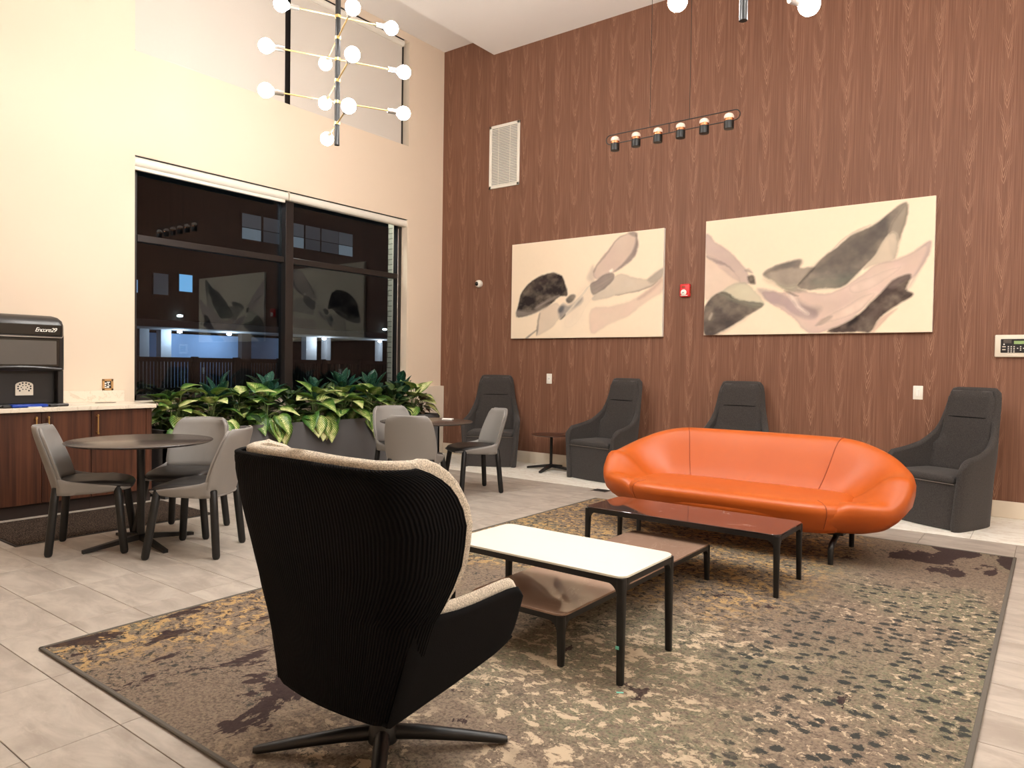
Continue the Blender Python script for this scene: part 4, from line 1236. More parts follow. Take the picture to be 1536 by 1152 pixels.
def leaf_mesh(name, L, W, mat, droop, fold, heart=True, wave=0.0):
    nu, nv = 9, 5
    vs, fs, uvs = [], [], []
    for i in range(nu):
        s = i / (nu - 1)
        if heart:
            w = W * (math.sin(PI * min(1, s * 0.92 + 0.08) ** 0.75)) ** 0.85 * (1.0 if s < 0.6 else 1 - 0.25 * (s - 0.6) / 0.4)
        else:
            w = W * math.sin(PI * (s * 0.97 + 0.03)) ** 0.9
        for j in range(nv):
            q = (j / (nv - 1)) * 2 - 1
            y = L * s - (0.06 * L * (abs(q) ** 1.5) if (heart and s < 0.15) else 0)
            z = fold * abs(q) * w - droop * L * s * s + wave * math.sin(9 * s + 2 * q)
            vs.append((q * w, y, z))
            uvs.append((0.5 + 0.5 * q * min(1, w / max(W, 1e-6) + 0.15), s))
    for i in range(nu - 1):
        for j in range(nv - 1):
            fs.append((i * nv + j, i * nv + j + 1, (i + 1) * nv + j + 1, (i + 1) * nv + j))
    k = len(vs)
    vs2 = vs + [(x, y, z - 0.0012) for x, y, z in vs]
    fs2 = fs + [tuple(reversed([a + k for a in f])) for f in fs]
    ed = [(j, j + 1) for j in range(nv - 1)] + [((nu - 1) * nv + j + 1, (nu - 1) * nv + j) for j in range(nv - 1)] + [((i + 1) * nv, i * nv) for i in range(nu - 1)] + [(i * nv + nv - 1, (i + 1) * nv + nv - 1) for i in range(nu - 1)]
    fs2 += [(b, a, a + k, b + k) for a, b in ed]
    me = bpy.data.meshes.new(name)
    me.from_pydata(vs2, [], fs2)
    ul = me.uv_layers.new(name='UVMap')
    for lp in me.loops:
        ul.data[lp.index].uv = uvs[lp.vertex_index % k]
    for p in me.polygons:
        p.use_smooth = True
    me.materials.append(mat)
    return me
LEAF = {
    'pothos': [leaf_mesh('leaf', 0.21, 0.09, M['leaf_pothos'], d, 0.28, True, 0.003) for d in (0.12, 0.3, 0.5)],
    'spot': [leaf_mesh('leaf', 0.21, 0.058, M['leaf_spot'], d, 0.45, False) for d in (-0.05, 0.15, 0.3)],
    'dark': [leaf_mesh('leaf', 0.15, 0.045, M['leaf_dark'], d, 0.3, False) for d in (0.05, 0.25, 0.5)],
    'brown': [leaf_mesh('leaf', 0.1, 0.034, M['leaf_brown'], d, 0.3, True) for d in (0.1, 0.3, 0.6)],
}
def leaf_at(parent, base, az, el, size, kind, rnd):
    o = link('leaf', rnd.choice(LEAF[kind]), parent)
    d = Vector((math.cos(az) * math.cos(el), math.sin(az) * math.cos(el), math.sin(el)))
    side = Vector((math.sin(az), -math.cos(az), 0))
    tw = rnd.uniform(-0.35, 0.35)
    up = side.cross(d)
    side2 = side * math.cos(tw) + up * math.sin(tw)
    up2 = side2.cross(d)
    mm = Matrix.Identity(4)
    for i in range(3):
        mm[i][0], mm[i][1], mm[i][2] = side2[i] * size, d[i] * size, up2[i] * size
    mm.translation = base
    o.matrix_local = mm
    return o
def plant(x, y, kind, nl, hgt, spread, label, name, seed, size=1.0, over=0.0):
    rnd = random.Random(seed)
    t = thing(name, label, 'plant', (x, y, 0.583), 0, 'leafy plants in the planter trough')
    st = MB()
    for k in range(nl):
        az = 2 * PI * (k * 0.381966 + rnd.uniform(-0.05, 0.05)) + seed
        f = (k + 0.5) / nl
        if kind == 'pothos':
            hh = hgt * (1.0 - 0.62 * f) * rnd.uniform(0.85, 1.1)
            r = spread * (0.25 + 0.75 * f) * rnd.uniform(0.8, 1.1)
            el = 0.75 - 1.35 * f + rnd.uniform(-0.2, 0.2)
            if over and k % 3 == 2:                      # hangs over the front edge
                az = rnd.uniform(-0.6, 0.6)
                r = (PX1 - x) + rnd.uniform(0.0, 0.04)
                hh = rnd.uniform(0.07, 0.13)
                el = -0.9 - rnd.uniform(0, 0.35)
            elif math.cos(az) < -0.3:
                r *= 0.6
        elif kind == 'spot':
            hh = hgt * (1.0 - 0.5 * f) * rnd.uniform(0.85, 1.05)
            r = spread * (0.15 + 0.6 * f)
            el = 1.25 - 0.85 * f + rnd.uniform(-0.15, 0.15)
            if math.cos(az) < -0.3:
                r *= 0.7
        else:
            hh = hgt * (1 - 0.75 * f) * rnd.uniform(0.8, 1.1)
            r = spread * (0.2 + 0.8 * f) * rnd.uniform(0.7, 1.1)
            el = 0.9 - 1.1 * f + rnd.uniform(-0.3, 0.3)
            if math.cos(az) < -0.3:
                r *= 0.6
        b = Vector((math.cos(az) * r, math.sin(az) * r, hh))
        b.x = max(b.x, 0.10 - x + 0.02)
        st.tube([(math.cos(az) * 0.015, math.sin(az) * 0.015, 0), Vector((b.x * 0.45, b.y * 0.45, max(hh * 0.75, 0.08))), b], [0.005, 0.004, 0.0025], 5, False)
        lim = -max(0.0, x + b.x - 0.03) / (0.24 * size * 1.15)          # keep leaves clear of the window wall
        if math.cos(az) * max(0.2, math.cos(el)) < lim + 0.1:
            az = math.copysign(math.acos(min(1.0, lim + 0.25)), math.sin(az))
        leaf_at(t, b, az, el, size * rnd.uniform(0.8, 1.15), kind, rnd)
    st.build('stems', M['stem'], t, True)
    return t
pl = [
    (0.50, -4.32, 'pothos', 16, 0.30, 0.17, 0.85, 1), (0.30, -4.10, 'brown', 24, 0.34, 0.20, 1.15, 0), (0.48, -3.92, 'pothos', 18, 0.38, 0.19, 0.95, 1),
    (0.26, -3.72, 'spot', 14, 0.42, 0.17, 1.05, 0), (0.46, -3.62, 'dark', 30, 0.36, 0.22, 1.1, 0), (0.50, -3.30, 'pothos', 20, 0.38, 0.21, 1.15, 1),
    (0.26, -3.12, 'spot', 14, 0.46, 0.18, 1.1, 0), (0.46, -2.98, 'dark', 30, 0.36, 0.22, 1.15, 0), (0.52, -2.68, 'pothos', 22, 0.38, 0.22, 1.2, 1),
    (0.27, -2.50, 'spot', 14, 0.42, 0.18, 1.05, 0), (0.50, -2.25, 'pothos', 20, 0.37, 0.22, 1.2, 0), (0.27, -2.05, 'spot', 16, 0.50, 0.2, 1.15, 0),
    (0.52, -1.85, 'pothos', 22, 0.40, 0.22, 1.2, 1), (0.28, -1.62, 'spot', 16, 0.48, 0.2, 1.15, 0), (0.48, -1.42, 'dark', 30, 0.36, 0.22, 1.15, 0),
    (0.30, -1.14, 'spot', 15, 0.48, 0.18, 1.1, 0), (0.50, -1.06, 'pothos', 20, 0.40, 0.2, 1.1, 0), (0.46, -0.88, 'brown', 24, 0.28, 0.14, 0.9, 0),
    (0.22, -3.42, 'dark', 24, 0.34, 0.2, 1.2, 0), (0.22, -2.80, 'dark', 24, 0.34, 0.2, 1.2, 0), (0.24, -2.28, 'dark', 24, 0.34, 0.2, 1.2, 0),
    (0.24, -1.85, 'dark', 24, 0.34, 0.2, 1.2, 0), (0.24, -4.30, 'dark', 28, 0.36, 0.22, 1.2, 0),
    (0.20, -3.92, 'dark', 28, 0.36, 0.22, 1.2, 0), (0.36, -4.20, 'pothos', 16, 0.42, 0.2, 1.0, 0), (0.36, -3.46, 'pothos', 16, 0.42, 0.2, 1.05, 0), (0.24, -1.36, 'dark', 26, 0.36, 0.2, 1.2, 0),
]
where = ['at the counter end of the planter', 'next to the counter end of the planter', 'behind the chair back at the left table', 'by the left window pane',
         'behind the left table', 'with drooping leaves left of the window mullion', 'rising before the left window pane', 'just left of the mullion',
         'spilling over the planter front below the mullion', 'just right of the mullion', 'in the middle of the planter', 'tall before the right window pane',
         'spilling over the planter front at its right half', 'tall at the right half of the planter', 'behind the middle table chairs', 'standing tallest by the right window jamb',
         'beside the right window jamb', 'at the end of the planter near the wood wall',
         'at the back of the planter below the left pane', 'at the back of the planter below the mullion', 'at the back of the planter just right of the mullion',
         'at the back of the planter below the right pane', 'at the back of the planter beside the counter',
         'at the back of the planter behind the left chair', 'behind the first leaves beside the counter', 'in the middle of the left half of the planter', 'at the back of the planter near the right jamb']
kn = {'pothos': ('variegated_plant', 'cream and green variegated plant'), 'spot': ('spotted_plant', 'dark spotted upright plant'),
      'dark': ('small_leaf_plant', 'dark green small-leaved plant'), 'brown': ('bronze_leaf_plant', 'bronze-leaved bushy plant')}
for k, (x, y, kind, nl, hg, sp, sz, ov) in enumerate(pl):
    plant(x, y, kind, nl, hg, sp, kn[kind][1] + ' ' + where[k], kn[kind][0], 11 + k * 3, sz, ov)

# ------------------------------------------------------------------ round tables
def star_table(name, loc, R, h, legL, a0, top, label, colr=0.026, thick=0.012):
    t = thing(name, label, 'table', loc)
    MB().lathe([(R - 0.02, h - thick - 0.004), (R - 0.004, h - thick + 0.003), (R, h - 0.003), (R - 0.003, h), (0.001, h)], 56).build('tabletop', M[top], t, True, 50)
    MB().tube([(0, 0, 0.05), (0, 0, h - thick)], colr, 16).build('column', M['black_metal'], t, True)
    MB().lathe([(0.001, h - thick - 0.012), (0.14, h - thick - 0.01), (0.14, h - thick - 0.003), (0.001, h - thick - 0.002)], 20).build('mount_plate', M['black_metal'], t)
    for k in range(4):
        a = a0 + k * PI / 2
        d = Vector((math.cos(a), math.sin(a), 0)); n = Vector((-d.y, d.x, 0))
        rings = []
        for s, w, z0, z1 in ((0.0, 0.022, 0.035, 0.075), (0.35, 0.02, 0.025, 0.058), (0.9, 0.017, 0.004, 0.028), (1.0, 0.016, 0.0, 0.022)):
            p = d * legL * s
            rings.append([p + n * w + Vector((0, 0, z0)), p + n * w + Vector((0, 0, z1)), p - n * w + Vector((0, 0, z1)), p - n * w + Vector((0, 0, z0))])
        MB().loft(rings).build('foot', M['black_metal'], t)
    return t
star_table('round_table', (2.14, -5.41, 0), 0.475, 0.74, 0.38, math.radians(-92), 'bistro', 'round dark cafe table in front of the walnut cabinets')
star_table('round_table', (2.28, -2.65, 0), 0.465, 0.74, 0.40, math.radians(-62), 'bistro', 'round dark cafe table in front of the planter')
star_table('side_table', (2.25, -0.36, 0), 0.25, 0.45, 0.33, math.radians(190), 'bistro_brown', 'low round brown side table between two grey high-back chairs', 0.018)
t = thing('paper_card', 'small white card lying on the cafe table by the planter', 'card', (2.30, -2.36, 0.7405), 0.4)
MB().rbox(-0.055, 0.055, -0.03, 0.03, 0, 0.012, 0.002, 1).build('card', M['paper'], t)

# ------------------------------------------------------------------ cafe chairs
def make_cafe_chair():
    t = thing('cafe_chair', 'x', 'chair', (0, 0, 0), 0, 'grey shell cafe chairs')
    # back panel, runs from below the seat to the top, wraps forward at its sides
    zs = [0.405, 0.43, 0.47, 0.55, 0.64, 0.73, 0.80, 0.835, 0.852]
    hw = [0.185, 0.215, 0.228, 0.236, 0.234, 0.222, 0.205, 0.185, 0.15]
    yb = [-0.235, -0.240, -0.248, -0.270, -0.297, -0.325, -0.347, -0.357, -0.361]
    def back(u, v, dy=0.0, k=1.0):
        z = 0.405 + (0.852 - 0.405) * v
        w = interp(z, zs, hw) * k
        y = interp(z, zs, yb) + dy
        wrap = 0.075 * interp(z, [0.4, 0.6, 0.86], [1.0, 1.0, 0.75])
        return (u * w, y + wrap * abs(u) ** 2.4, z)
    us = [-1, -0.95, -0.85, -0.7, -0.5, -0.25, 0, 0.25, 0.5, 0.7, 0.85, 0.95, 1]
    vv = [0, 0.03, 0.08, 0.16, 0.3, 0.45, 0.6, 0.75, 0.87, 0.94, 0.98, 1.0]
    MB().sheet(back, us, vv, 0.014, 0.5).build('back_shell', M['chair_grey'], t, True, 60)
    bp = MB().sheet(lambda u, v: back(u, 0.17 + 0.80 * v, 0.019, 0.965), us, lsp(0, 1, 12), 0.024, 0.45).build('back_pad', M['chair_grey'], t, True, 60)
    MB().tube([(-0.05, -0.277, 0.645), (-0.02, -0.2745, 0.639), (0.02, -0.2745, 0.639), (0.05, -0.277, 0.645)], 0.003, 6).build('tuft_crease', M['seam_grey'], bp, True)
    # seat tray with side skirts
    def tray(u, v):
        e = abs(u)
        y0 = -0.243 + 0.062 * min(1.0, e / 0.8) ** 2.4
        y = y0 + (0.24 - y0) * v
        w = interp(v, [0, 0.12, 0.3, 0.6, 0.85, 0.95, 1.0], [0.224, 0.232, 0.238, 0.24, 0.222, 0.20, 0.165])
        top = interp(v, [0, 0.15, 0.4, 0.7, 0.9, 1.0], [0.515, 0.492, 0.476, 0.458, 0.443, 0.438])
        bot = interp(v, [0, 0.1, 0.6, 1.0], [0.405, 0.402, 0.414, 0.43])
        if e > 0.8:
            k = (e - 0.8) / 0.2
            z = bot + (top - bot) * k
            x = math.copysign(w * (0.95 + 0.05 * math.sin(k * PI / 2)), u)
        else:
            z = bot + 0.006 * (1 - e / 0.8)
            x = math.copysign(w * 0.95 * (e / 0.8), u)
        return (x, y, z)
    MB().sheet(tray, [-1, -0.95, -0.9, -0.85, -0.8, -0.76, -0.6, -0.3, 0, 0.3, 0.6, 0.76, 0.8, 0.85, 0.9, 0.95, 1], lsp(0, 1, 16), 0.012, 0.4).build('seat_shell', M['chair_grey'], t, True, 70)
    rings = []
    for z, k in ((0.432, 0.90), (0.445, 0.965), (0.462, 0.975), (0.475, 0.94), (0.482, 0.8), (0.478, 0.4)):
        ring = []
        for i in range(32):
            a = 2 * PI * i / 32
            ca, sa = math.cos(a), math.sin(a)
            x = 0.232 * k * math.copysign(abs(ca) ** 0.5, ca)
            y = 0.012 + 0.245 * k * math.copysign(abs(sa) ** 0.5, sa)
            zz = z + (-0.024 * ((y - 0.1) / 0.15) ** 2 if y > 0.1 else 0) + 0.012 * (x / 0.23) ** 2 * (1 if y < 0.1 else 0.2)
            ring.append((x, y, zz))
        rings.append(ring)
    MB().loft(rings).build('seat_pad', M['seat_black'], t, True, 70)
    for sx in (-1, 1):
        for (ty, fy, tx, fx) in ((0.17, 0.222, 0.205, 0.268), (-0.195, -0.232, 0.19, 0.226)):
            p0 = Vector((sx * tx, ty, 0.445)); p1 = Vector((sx * fx, fy, 0.0))
            d = (p1 - p0)
            pts = [p0 + Vector((0, 0, 0.008)), p0, p0 + d * 0.3, p0 + d * 0.7, p0 + d * 0.955, p0 + d * 0.985, p1]
            MB().tube(pts, [0.018, 0.025, 0.026, 0.0255, 0.025, 0.021, 0.014], 12).build('leg', M['black_wood'], t, True, 50)
    return t
proto = make_cafe_chair()
def chair_rot(fx, fy):      # local +y turned to face (fx, fy)
    return math.atan2(fy, fx) - PI / 2
REAR = 0.232
chairs = [((1.85, -5.85), (0.52, 0.86), 'grey cafe chair in front of the walnut cabinet doors'),
          ((2.785, -5.11), (-0.80, -0.60), 'grey cafe chair nearest the black lounge chair, seen from its side'),
          ((1.885, -4.83), (0.58, -0.82), 'grey cafe chair behind the left table before the planter'),
          ((2.71, -3.31), (-0.50, 0.86), 'grey cafe chair seen from behind at the planter table'),
          ((1.63, -2.50), (0.95, -0.22), 'grey cafe chair half hidden on the window side of the planter table'),
          ((2.60, -1.975), (-0.47, -0.88), 'grey cafe chair facing left in front of the corner high-back chair')]
for k, ((rx, ry), (fx, fy), lb) in enumerate(chairs):
    o = proto if k == 0 else copy_tree(proto)
    n = math.hypot(fx, fy); fx /= n; fy /= n
    place(o, (rx + fx * REAR, ry + fy * REAR, 0), chair_rot(fx, fy), lb)

# ------------------------------------------------------------------ high-back wool chairs
def make_alcove():
    t = thing('highback_chair', 'x', 'armchair', (0, 0, 0), 0, 'charcoal high-back armchairs along the wood wall')
    half = [(0.0, -0.222), (0.10, -0.22), (0.17, -0.214), (0.225, -0.196), (0.262, -0.155), (0.286, -0.09), (0.304, 0.0), (0.319, 0.10), (0.331, 0.2), (0.338, 0.28), (0.336, 0.32), (0.322, 0.338)]
    cum = [0.0]
    for i in range(1, len(half)):
        cum.append(cum[-1] + math.dist(half[i], half[i - 1]))
    S = cum[-1]
    def plan(s):
        a = min(abs(s), S)
        x = interp(a, cum, [p[0] for p in half]); y = interp(a, cum, [p[1] for p in half])
        return math.copysign(x, s), y
    def flare(z):
        return interp(z, [0, 0.42, 0.6], [0.93, 1.02, 1.06])
    # base block with a gently bowed front, front at +y, tapers towards the floor
    rings = []
    for z, k in ((0.004, 1.0), (0.03, 1.0), (0.2, 1.0), (0.36, 1.0), (0.395, 1.0)):
        w = flare(z)
        ring = []
        for i in range(12):
            x = -0.325 + 0.65 * i / 11
            ring.append((x * w, (0.318 + 0.02 * (1 - (x / 0.325) ** 2)) + 0.02 * z, z))
        ring += [(0.30 * w, 0.0, z), (0.2 * w, -0.19, z), (-0.2 * w, -0.19, z), (-0.30 * w, 0.0, z)]
        rings.append(ring)
    MB().loft(rings).build('base', M['felt'], t, True, 50)
    MB().rbox(-0.298, 0.298, -0.16, 0.352, 0.385, 0.452, 0.028, 4).build('seat_cushion', M['felt'], t, True, 60)
    MB().tube([(-0.30, 0.344, 0.388), (0, 0.352, 0.388), (0.30, 0.344, 0.388)], 0.0035, 6).build('seat_piping', M['felt_seam'], t, True)
    def top(a):
        return interp(a, [0, 0.19, 0.212, 0.224, 0.232, 0.25, 0.28, 0.33, 0.40, 0.50, 0.62, 0.72, S - 0.06, S - 0.025, S], [1.155, 1.153, 1.14, 1.10, 0.98, 0.87, 0.775, 0.705, 0.655, 0.622, 0.595, 0.58, 0.565, 0.54, 0.49])
    ss = [0, 0.06, 0.12, 0.17, 0.195, 0.21, 0.22, 0.227, 0.234, 0.245, 0.26, 0.28, 0.31, 0.35, 0.40, 0.46, 0.53, 0.60, 0.66, 0.71, 0.75]
    ss = [q_ for q_ in ss if q_ < S - 0.05] + [S - 0.04, S - 0.02, S]
    us = [-q_ for q_ in reversed(ss[1:])] + ss
    def shell(s, v):
        x, y = plan(s)
        a = abs(s)
        z = 0.004 + (top(a) - 0.004) * v
        f = max(0.0, z - 0.42)
        backness = smooth01((0.42 - a) / 0.25)
        y -= 0.17 * f * backness
        x *= flare(min(z, 0.6)) * (1 - 0.15 * max(0, z - 0.6) * backness)
        return (x, y, z)
    MB().sheet(shell, us, [0, 0.1, 0.22, 0.34, 0.45, 0.55, 0.65, 0.75, 0.84, 0.9, 0.95, 0.98, 1.0], 0.06, 0.42).build('shell', M['felt'], t, True, 75)
    # padded inner back with the head-rest seam
    def inner(u, v):
        z = 0.43 + 0.70 * v
        w = interp(z, [0.43, 0.55, 0.65, 0.72, 0.80, 0.95, 1.10, 1.13], [0.265, 0.26, 0.245, 0.226, 0.21, 0.20, 0.190, 0.17])
        return (u * w, -0.168 - 0.17 * (z - 0.42) + 0.045 * abs(u) ** 3 * (1.0 if z < 0.7 else 0.15), z)
    MB().sheet(inner, lsp(-1, 1, 13), lsp(0, 1, 16), 0.055, 0.4).build('back_cushion', M['felt'], t, True, 75)
    MB().tube([(-0.17, -0.2235, 0.915), (0, -0.2245, 0.915), (0.17, -0.2235, 0.915)], 0.0042, 6).build('head_seam', M['black_fabric'], t, True)
    return t
alc = make_alcove()
def alc_place(o, front_mid, face, lb):
    n = math.hypot(*face); f = (face[0] / n, face[1] / n)
    place(o, (front_mid[0] - f[0] * 0.338, front_mid[1] - f[1] * 0.338, 0), chair_rot(*f), lb)
alc_place(alc, (1.52, -0.70), (0.52, -0.85), 'charcoal wool high-back armchair in the corner by the planter')
alc_place(copy_tree(alc), (3.05, -0.775), (-0.19, -0.98), 'charcoal wool high-back armchair left of the orange sofa')
alc_place(copy_tree(alc), (4.66, -0.78), (0.12, -0.99), 'charcoal wool high-back armchair hidden behind the orange sofa back')
alc_place(copy_tree(alc), (6.407, -0.86), (-0.5, -0.87), 'charcoal wool high-back armchair right of the orange sofa below the keypad')

# ------------------------------------------------------------------ orange sofa
SA, SB, SN = 1.155, 0.47, 2.5
t = thing('leather_sofa', 'orange leather pod sofa with rounded ends and slim black legs', 'sofa', (5.43, -2.47, 0))
def sup(phi, a, b):
    c, s = math.cos(phi), math.sin(phi)
    return a * math.copysign(abs(c) ** (2 / SN), c), b * math.copysign(abs(s) ** (2 / SN), s)
def rim_z(phi):
    s = math.sin(phi); s = math.copysign(abs(s) ** (2 / SN), s)
    x = abs(sup(phi, SA, SB)[0])
    f = smooth01((s + 0.95) / 1.55)
    tt = min(1.0, max(0.0, (x - 0.60) / (SA - 0.60)))
    g_ = 0.55 + 0.45 * (1 - tt ** 1.9) ** 0.75
    fr = 0.36 + 0.085 * smooth01((x - 0.66) / 0.2)
    return max(fr, 0.36 + 0.445 * min(f, g_))
NP = 112
OUT = [(0.44, 0.00), (0.33, -0.02), (0.22, 0.0), (0.14, 0.07), (0.085, 0.17), (0.045, 0.32), (0.018, 0.50), (0.003, 0.68), (0.0, 0.82), (0.008, 0.92), (0.026, 0.98), (0.05, 1.0)]
INN = [(0.075, 0.985), (0.10, 0.93), (0.125, 0.83), (0.15, 0.68), (0.18, 0.50), (0.215, 0.32), (0.255, 0.15), (0.30, 0.04), (0.34, 0.0)]
rings = []
for (d, fz) in OUT + INN:
    ring = []
    for i in range(NP):
        ph = 2 * PI * i / NP
        zr = rim_z(ph)
        c = abs(math.cos(ph))
        fat = 1.0 + 0.55 * smooth01((c - 0.55) / 0.45)       # the arms are thicker than the back
        dd = d * fat if d > 0.05 or fz > 0.9 else d
        dd = min(dd, 0.455)
        x, y = sup(ph, SA - (d * 1.5 if fz < 0.5 and (d, fz) in OUT else dd), SB - min(d, 0.455))
        back = max(0.0, math.sin(ph))
        y += 0.05 * back * max(0, fz - 0.4)
        zlow = 0.20 if (d, fz) in OUT else 0.375
        ring.append((x, y, zlow + (zr - zlow) * fz))
    rings.append(ring)
MB().loft(rings).build('shell', M['leather'], t, True, 80)
shell_rings = rings
# seat cushion: long front roll, undercut below
rings = []
for z, d, fy in ((0.215, 0.10, 0.105), (0.225, 0.06, 0.085), (0.26, 0.03, 0.055), (0.31, 0.012, 0.028), (0.355, 0.0, 0.008), (0.39, 0.0, 0.0), (0.415, 0.012, 0.012), (0.432, 0.04, 0.04), (0.440, 0.085, 0.085), (0.442, 0.16, 0.16), (0.438, 0.3, 0.3)):
    ring = []
    for i in range(NP):
        ph = 2 * PI * i / NP
        c_, s_ = math.cos(ph), math.sin(ph)
        x = (0.80 - d) * math.copysign(abs(c_) ** 0.42, c_)
        y = (0.355 - d) * math.copysign(abs(s_) ** 0.42, s_) - 0.13
        if math.sin(ph) < 0:
            y += (fy - d) * abs(math.sin(ph))
        ring.append((x, y, z))
    rings.append(ring)
MB().loft(rings).build('seat_cushion', M['leather'], t, True, 80)
for sx in (-1, 1):
    ib = min((i for i in range(NP) if shell_rings[11][i][1] > 0), key=lambda i: abs(shell_rings[11][i][0] - sx * 0.62))
    jf = min((i for i in range(NP) if rings[5][i][1] < -0.13), key=lambda i: abs(rings[5][i][0] - sx * 0.70))
    pts = [Vector(shell_rings[k][ib]) + Vector((0, -0.001, 0.001)) for k in range(9, len(shell_rings) - 1)]
    fpts = [Vector(rings[k][jf]) + Vector((0, -0.001, 0.0)) for k in range(2, 9)]
    MB().tube(pts, 0.0035, 6).build('back_seam', M['seam'], t, True)
    MB().tube(fpts, 0.003, 6).build('front_seam', M['seam'], t, True)
    MB().box(sx * 0.71 - 0.05, sx * 0.71 + 0.05, -0.2, 0.2, 0.19, 0.212).build('mount_plate', M['black_metal'], t)
    for sy in (-1, 1):
        y0, y1 = sy * 0.12, sy * 0.31
        MB().tube([(sx * 0.71, y0, 0.205), (sx * 0.71, y0 + sy * 0.07, 0.17), (sx * 0.71, y1 - sy * 0.02, 0.14), (sx * 0.71, y1, 0.11), (sx * 0.71, y1, 0.013)], [0.022, 0.02, 0.02, 0.019, 0.018], 10).build('leg', M['black_metal'], t, True)
    MB().tube([(sx * 0.71, -0.2, 0.185), (sx * 0.71, 0.2, 0.185)], 0.014, 8).build('crossbar', M['black_metal'], t, True)

# ------------------------------------------------------------------ coffee tables
def coffee_table(x0, x1, y0, y1, h, top, label, z0=0.0115, r=0.045):
    t = thing('coffee_table', label, 'coffee table', ((x0 + x1) / 2, (y0 + y1) / 2, z0), 0, 'low rectangular coffee tables')
    hx, hy = (x1 - x0) / 2, (y1 - y0) / 2
    h -= z0
    n = 6
    MB().loft([[(x, y, h - 0.010) for x, y in rrect(-hx, hx, -hy, hy, r, n)], [(x, y, h - 0.002) for x, y in rrect(-hx, hx, -hy, hy, r, n)], [(x, y, h) for x, y in rrect(-hx + 0.002, hx - 0.002, -hy + 0.002, hy - 0.002, r, n)]]).build('tabletop', M[top], t, True, 30)
    o = rrect(-hx + 0.001, hx - 0.001, -hy + 0.001, hy - 0.001, r, n)
    i_ = rrect(-hx + 0.03, hx - 0.03, -hy + 0.03, hy - 0.03, max(0.01, r - 0.028), n)
    k = len(o)
    za, zb = h - 0.036, h - 0.0103
    vs = [(x, y, za) for x, y in o] + [(x, y, zb) for x, y in o] + [(x, y, zb) for x, y in i_] + [(x, y, za) for x, y in i_]
    fs = []
    for a in range(4):
        b = (a + 1) % 4
        for j in range(k):
            fs.append((a * k + j, a * k + (j + 1) % k, b * k + (j + 1) % k, b * k + j))
    MB().add(vs, fs).build('frame', M['black_metal'], t, True, 40)
    for sx in (-1, 1):
        for sy in (-1, 1):
            cx, cy = sx * hx, sy * hy
            lw = 0.036
            b = MB()
            poly = rrect(0, lw, 0, lw, 0.010, 3)
            base = [(cx - sx * (px + 0.001), cy - sy * (py + 0.001)) for px, py in poly]
            mx, my = cx - sx * (lw / 2 + .001), cy - sy * (lw / 2 + .001)
            rings = []
            for z, kk in ((0.0, 0.72), (0.006, 0.78), (h * 0.5, 0.9), (h - 0.036, 1.0), (h - 0.012, 1.0)):
                rings.append([(mx + (x - mx) * kk + sx * lw / 2 * (1 - kk), my + (y - my) * kk + sy * lw / 2 * (1 - kk), z) for x, y in base])
            b.loft(rings)
            R = 0.05                                  # curved brackets into the frame
            prof_ = [(0.0, 0.0), (R, 0.0)] + [(R - R * math.sin(a), -R + R * math.cos(a)) for a in lsp(0.15, PI / 2, 7)]
            for ax in (0, 1):
                v0, v1 = [], []
                for (q, dz) in prof_:
                    q += lw - 0.004
                    if ax == 0:
                        v0.append((cx - sx * q, cy - sy * 0.003, h - 0.035 + dz)); v1.append((cx - sx * q, cy - sy * 0.03, h - 0.035 + dz))
                    else:
                        v0.append((cx - sx * 0.003, cy - sy * q, h - 0.035 + dz)); v1.append((cx - sx * 0.03, cy - sy * q, h - 0.035 + dz))
                b.loft([v0, v1])
            b.build('leg', M['black_metal'], t, True, 35)
    return t
coffee_table(4.975, 5.935, -5.295, -4.805, 0.46, 'white_top', 'tallest coffee table with a white ceramic top beside the lounge chair')
coffee_table(4.80, 6.085, -3.735, -3.25, 0.372, 'dark_top', 'long dark brown polished coffee table in front of the orange sofa')
coffee_table(5.115, 5.645, -5.295, -3.63, 0.24, 'taupe_top', 'lowest taupe glossy coffee table sliding under the white one')
t = thing('tape_and_reflection', 'tiny teal tape scrap on the front leg of the white coffee table', 'tape', (5.917, -5.2985, 0.16))
MB().rbox(-0.012, 0.004, -0.001, 0.0012, 0, 0.014, 0.0004, 1).build('tape', M['teal'], t)
t = thing('tape_and_reflection', 'tiny teal patch standing for the tape reflection on the rug below the white coffee table', 'tape', (5.955, -5.345, 0.0113), 0.6)
MB().rbox(-0.014, 0.014, -0.006, 0.006, 0, 0.0012, 0.0004, 1).build('tape', M['teal'], t)  # teal sliver drawn as the reflection of the leg tape

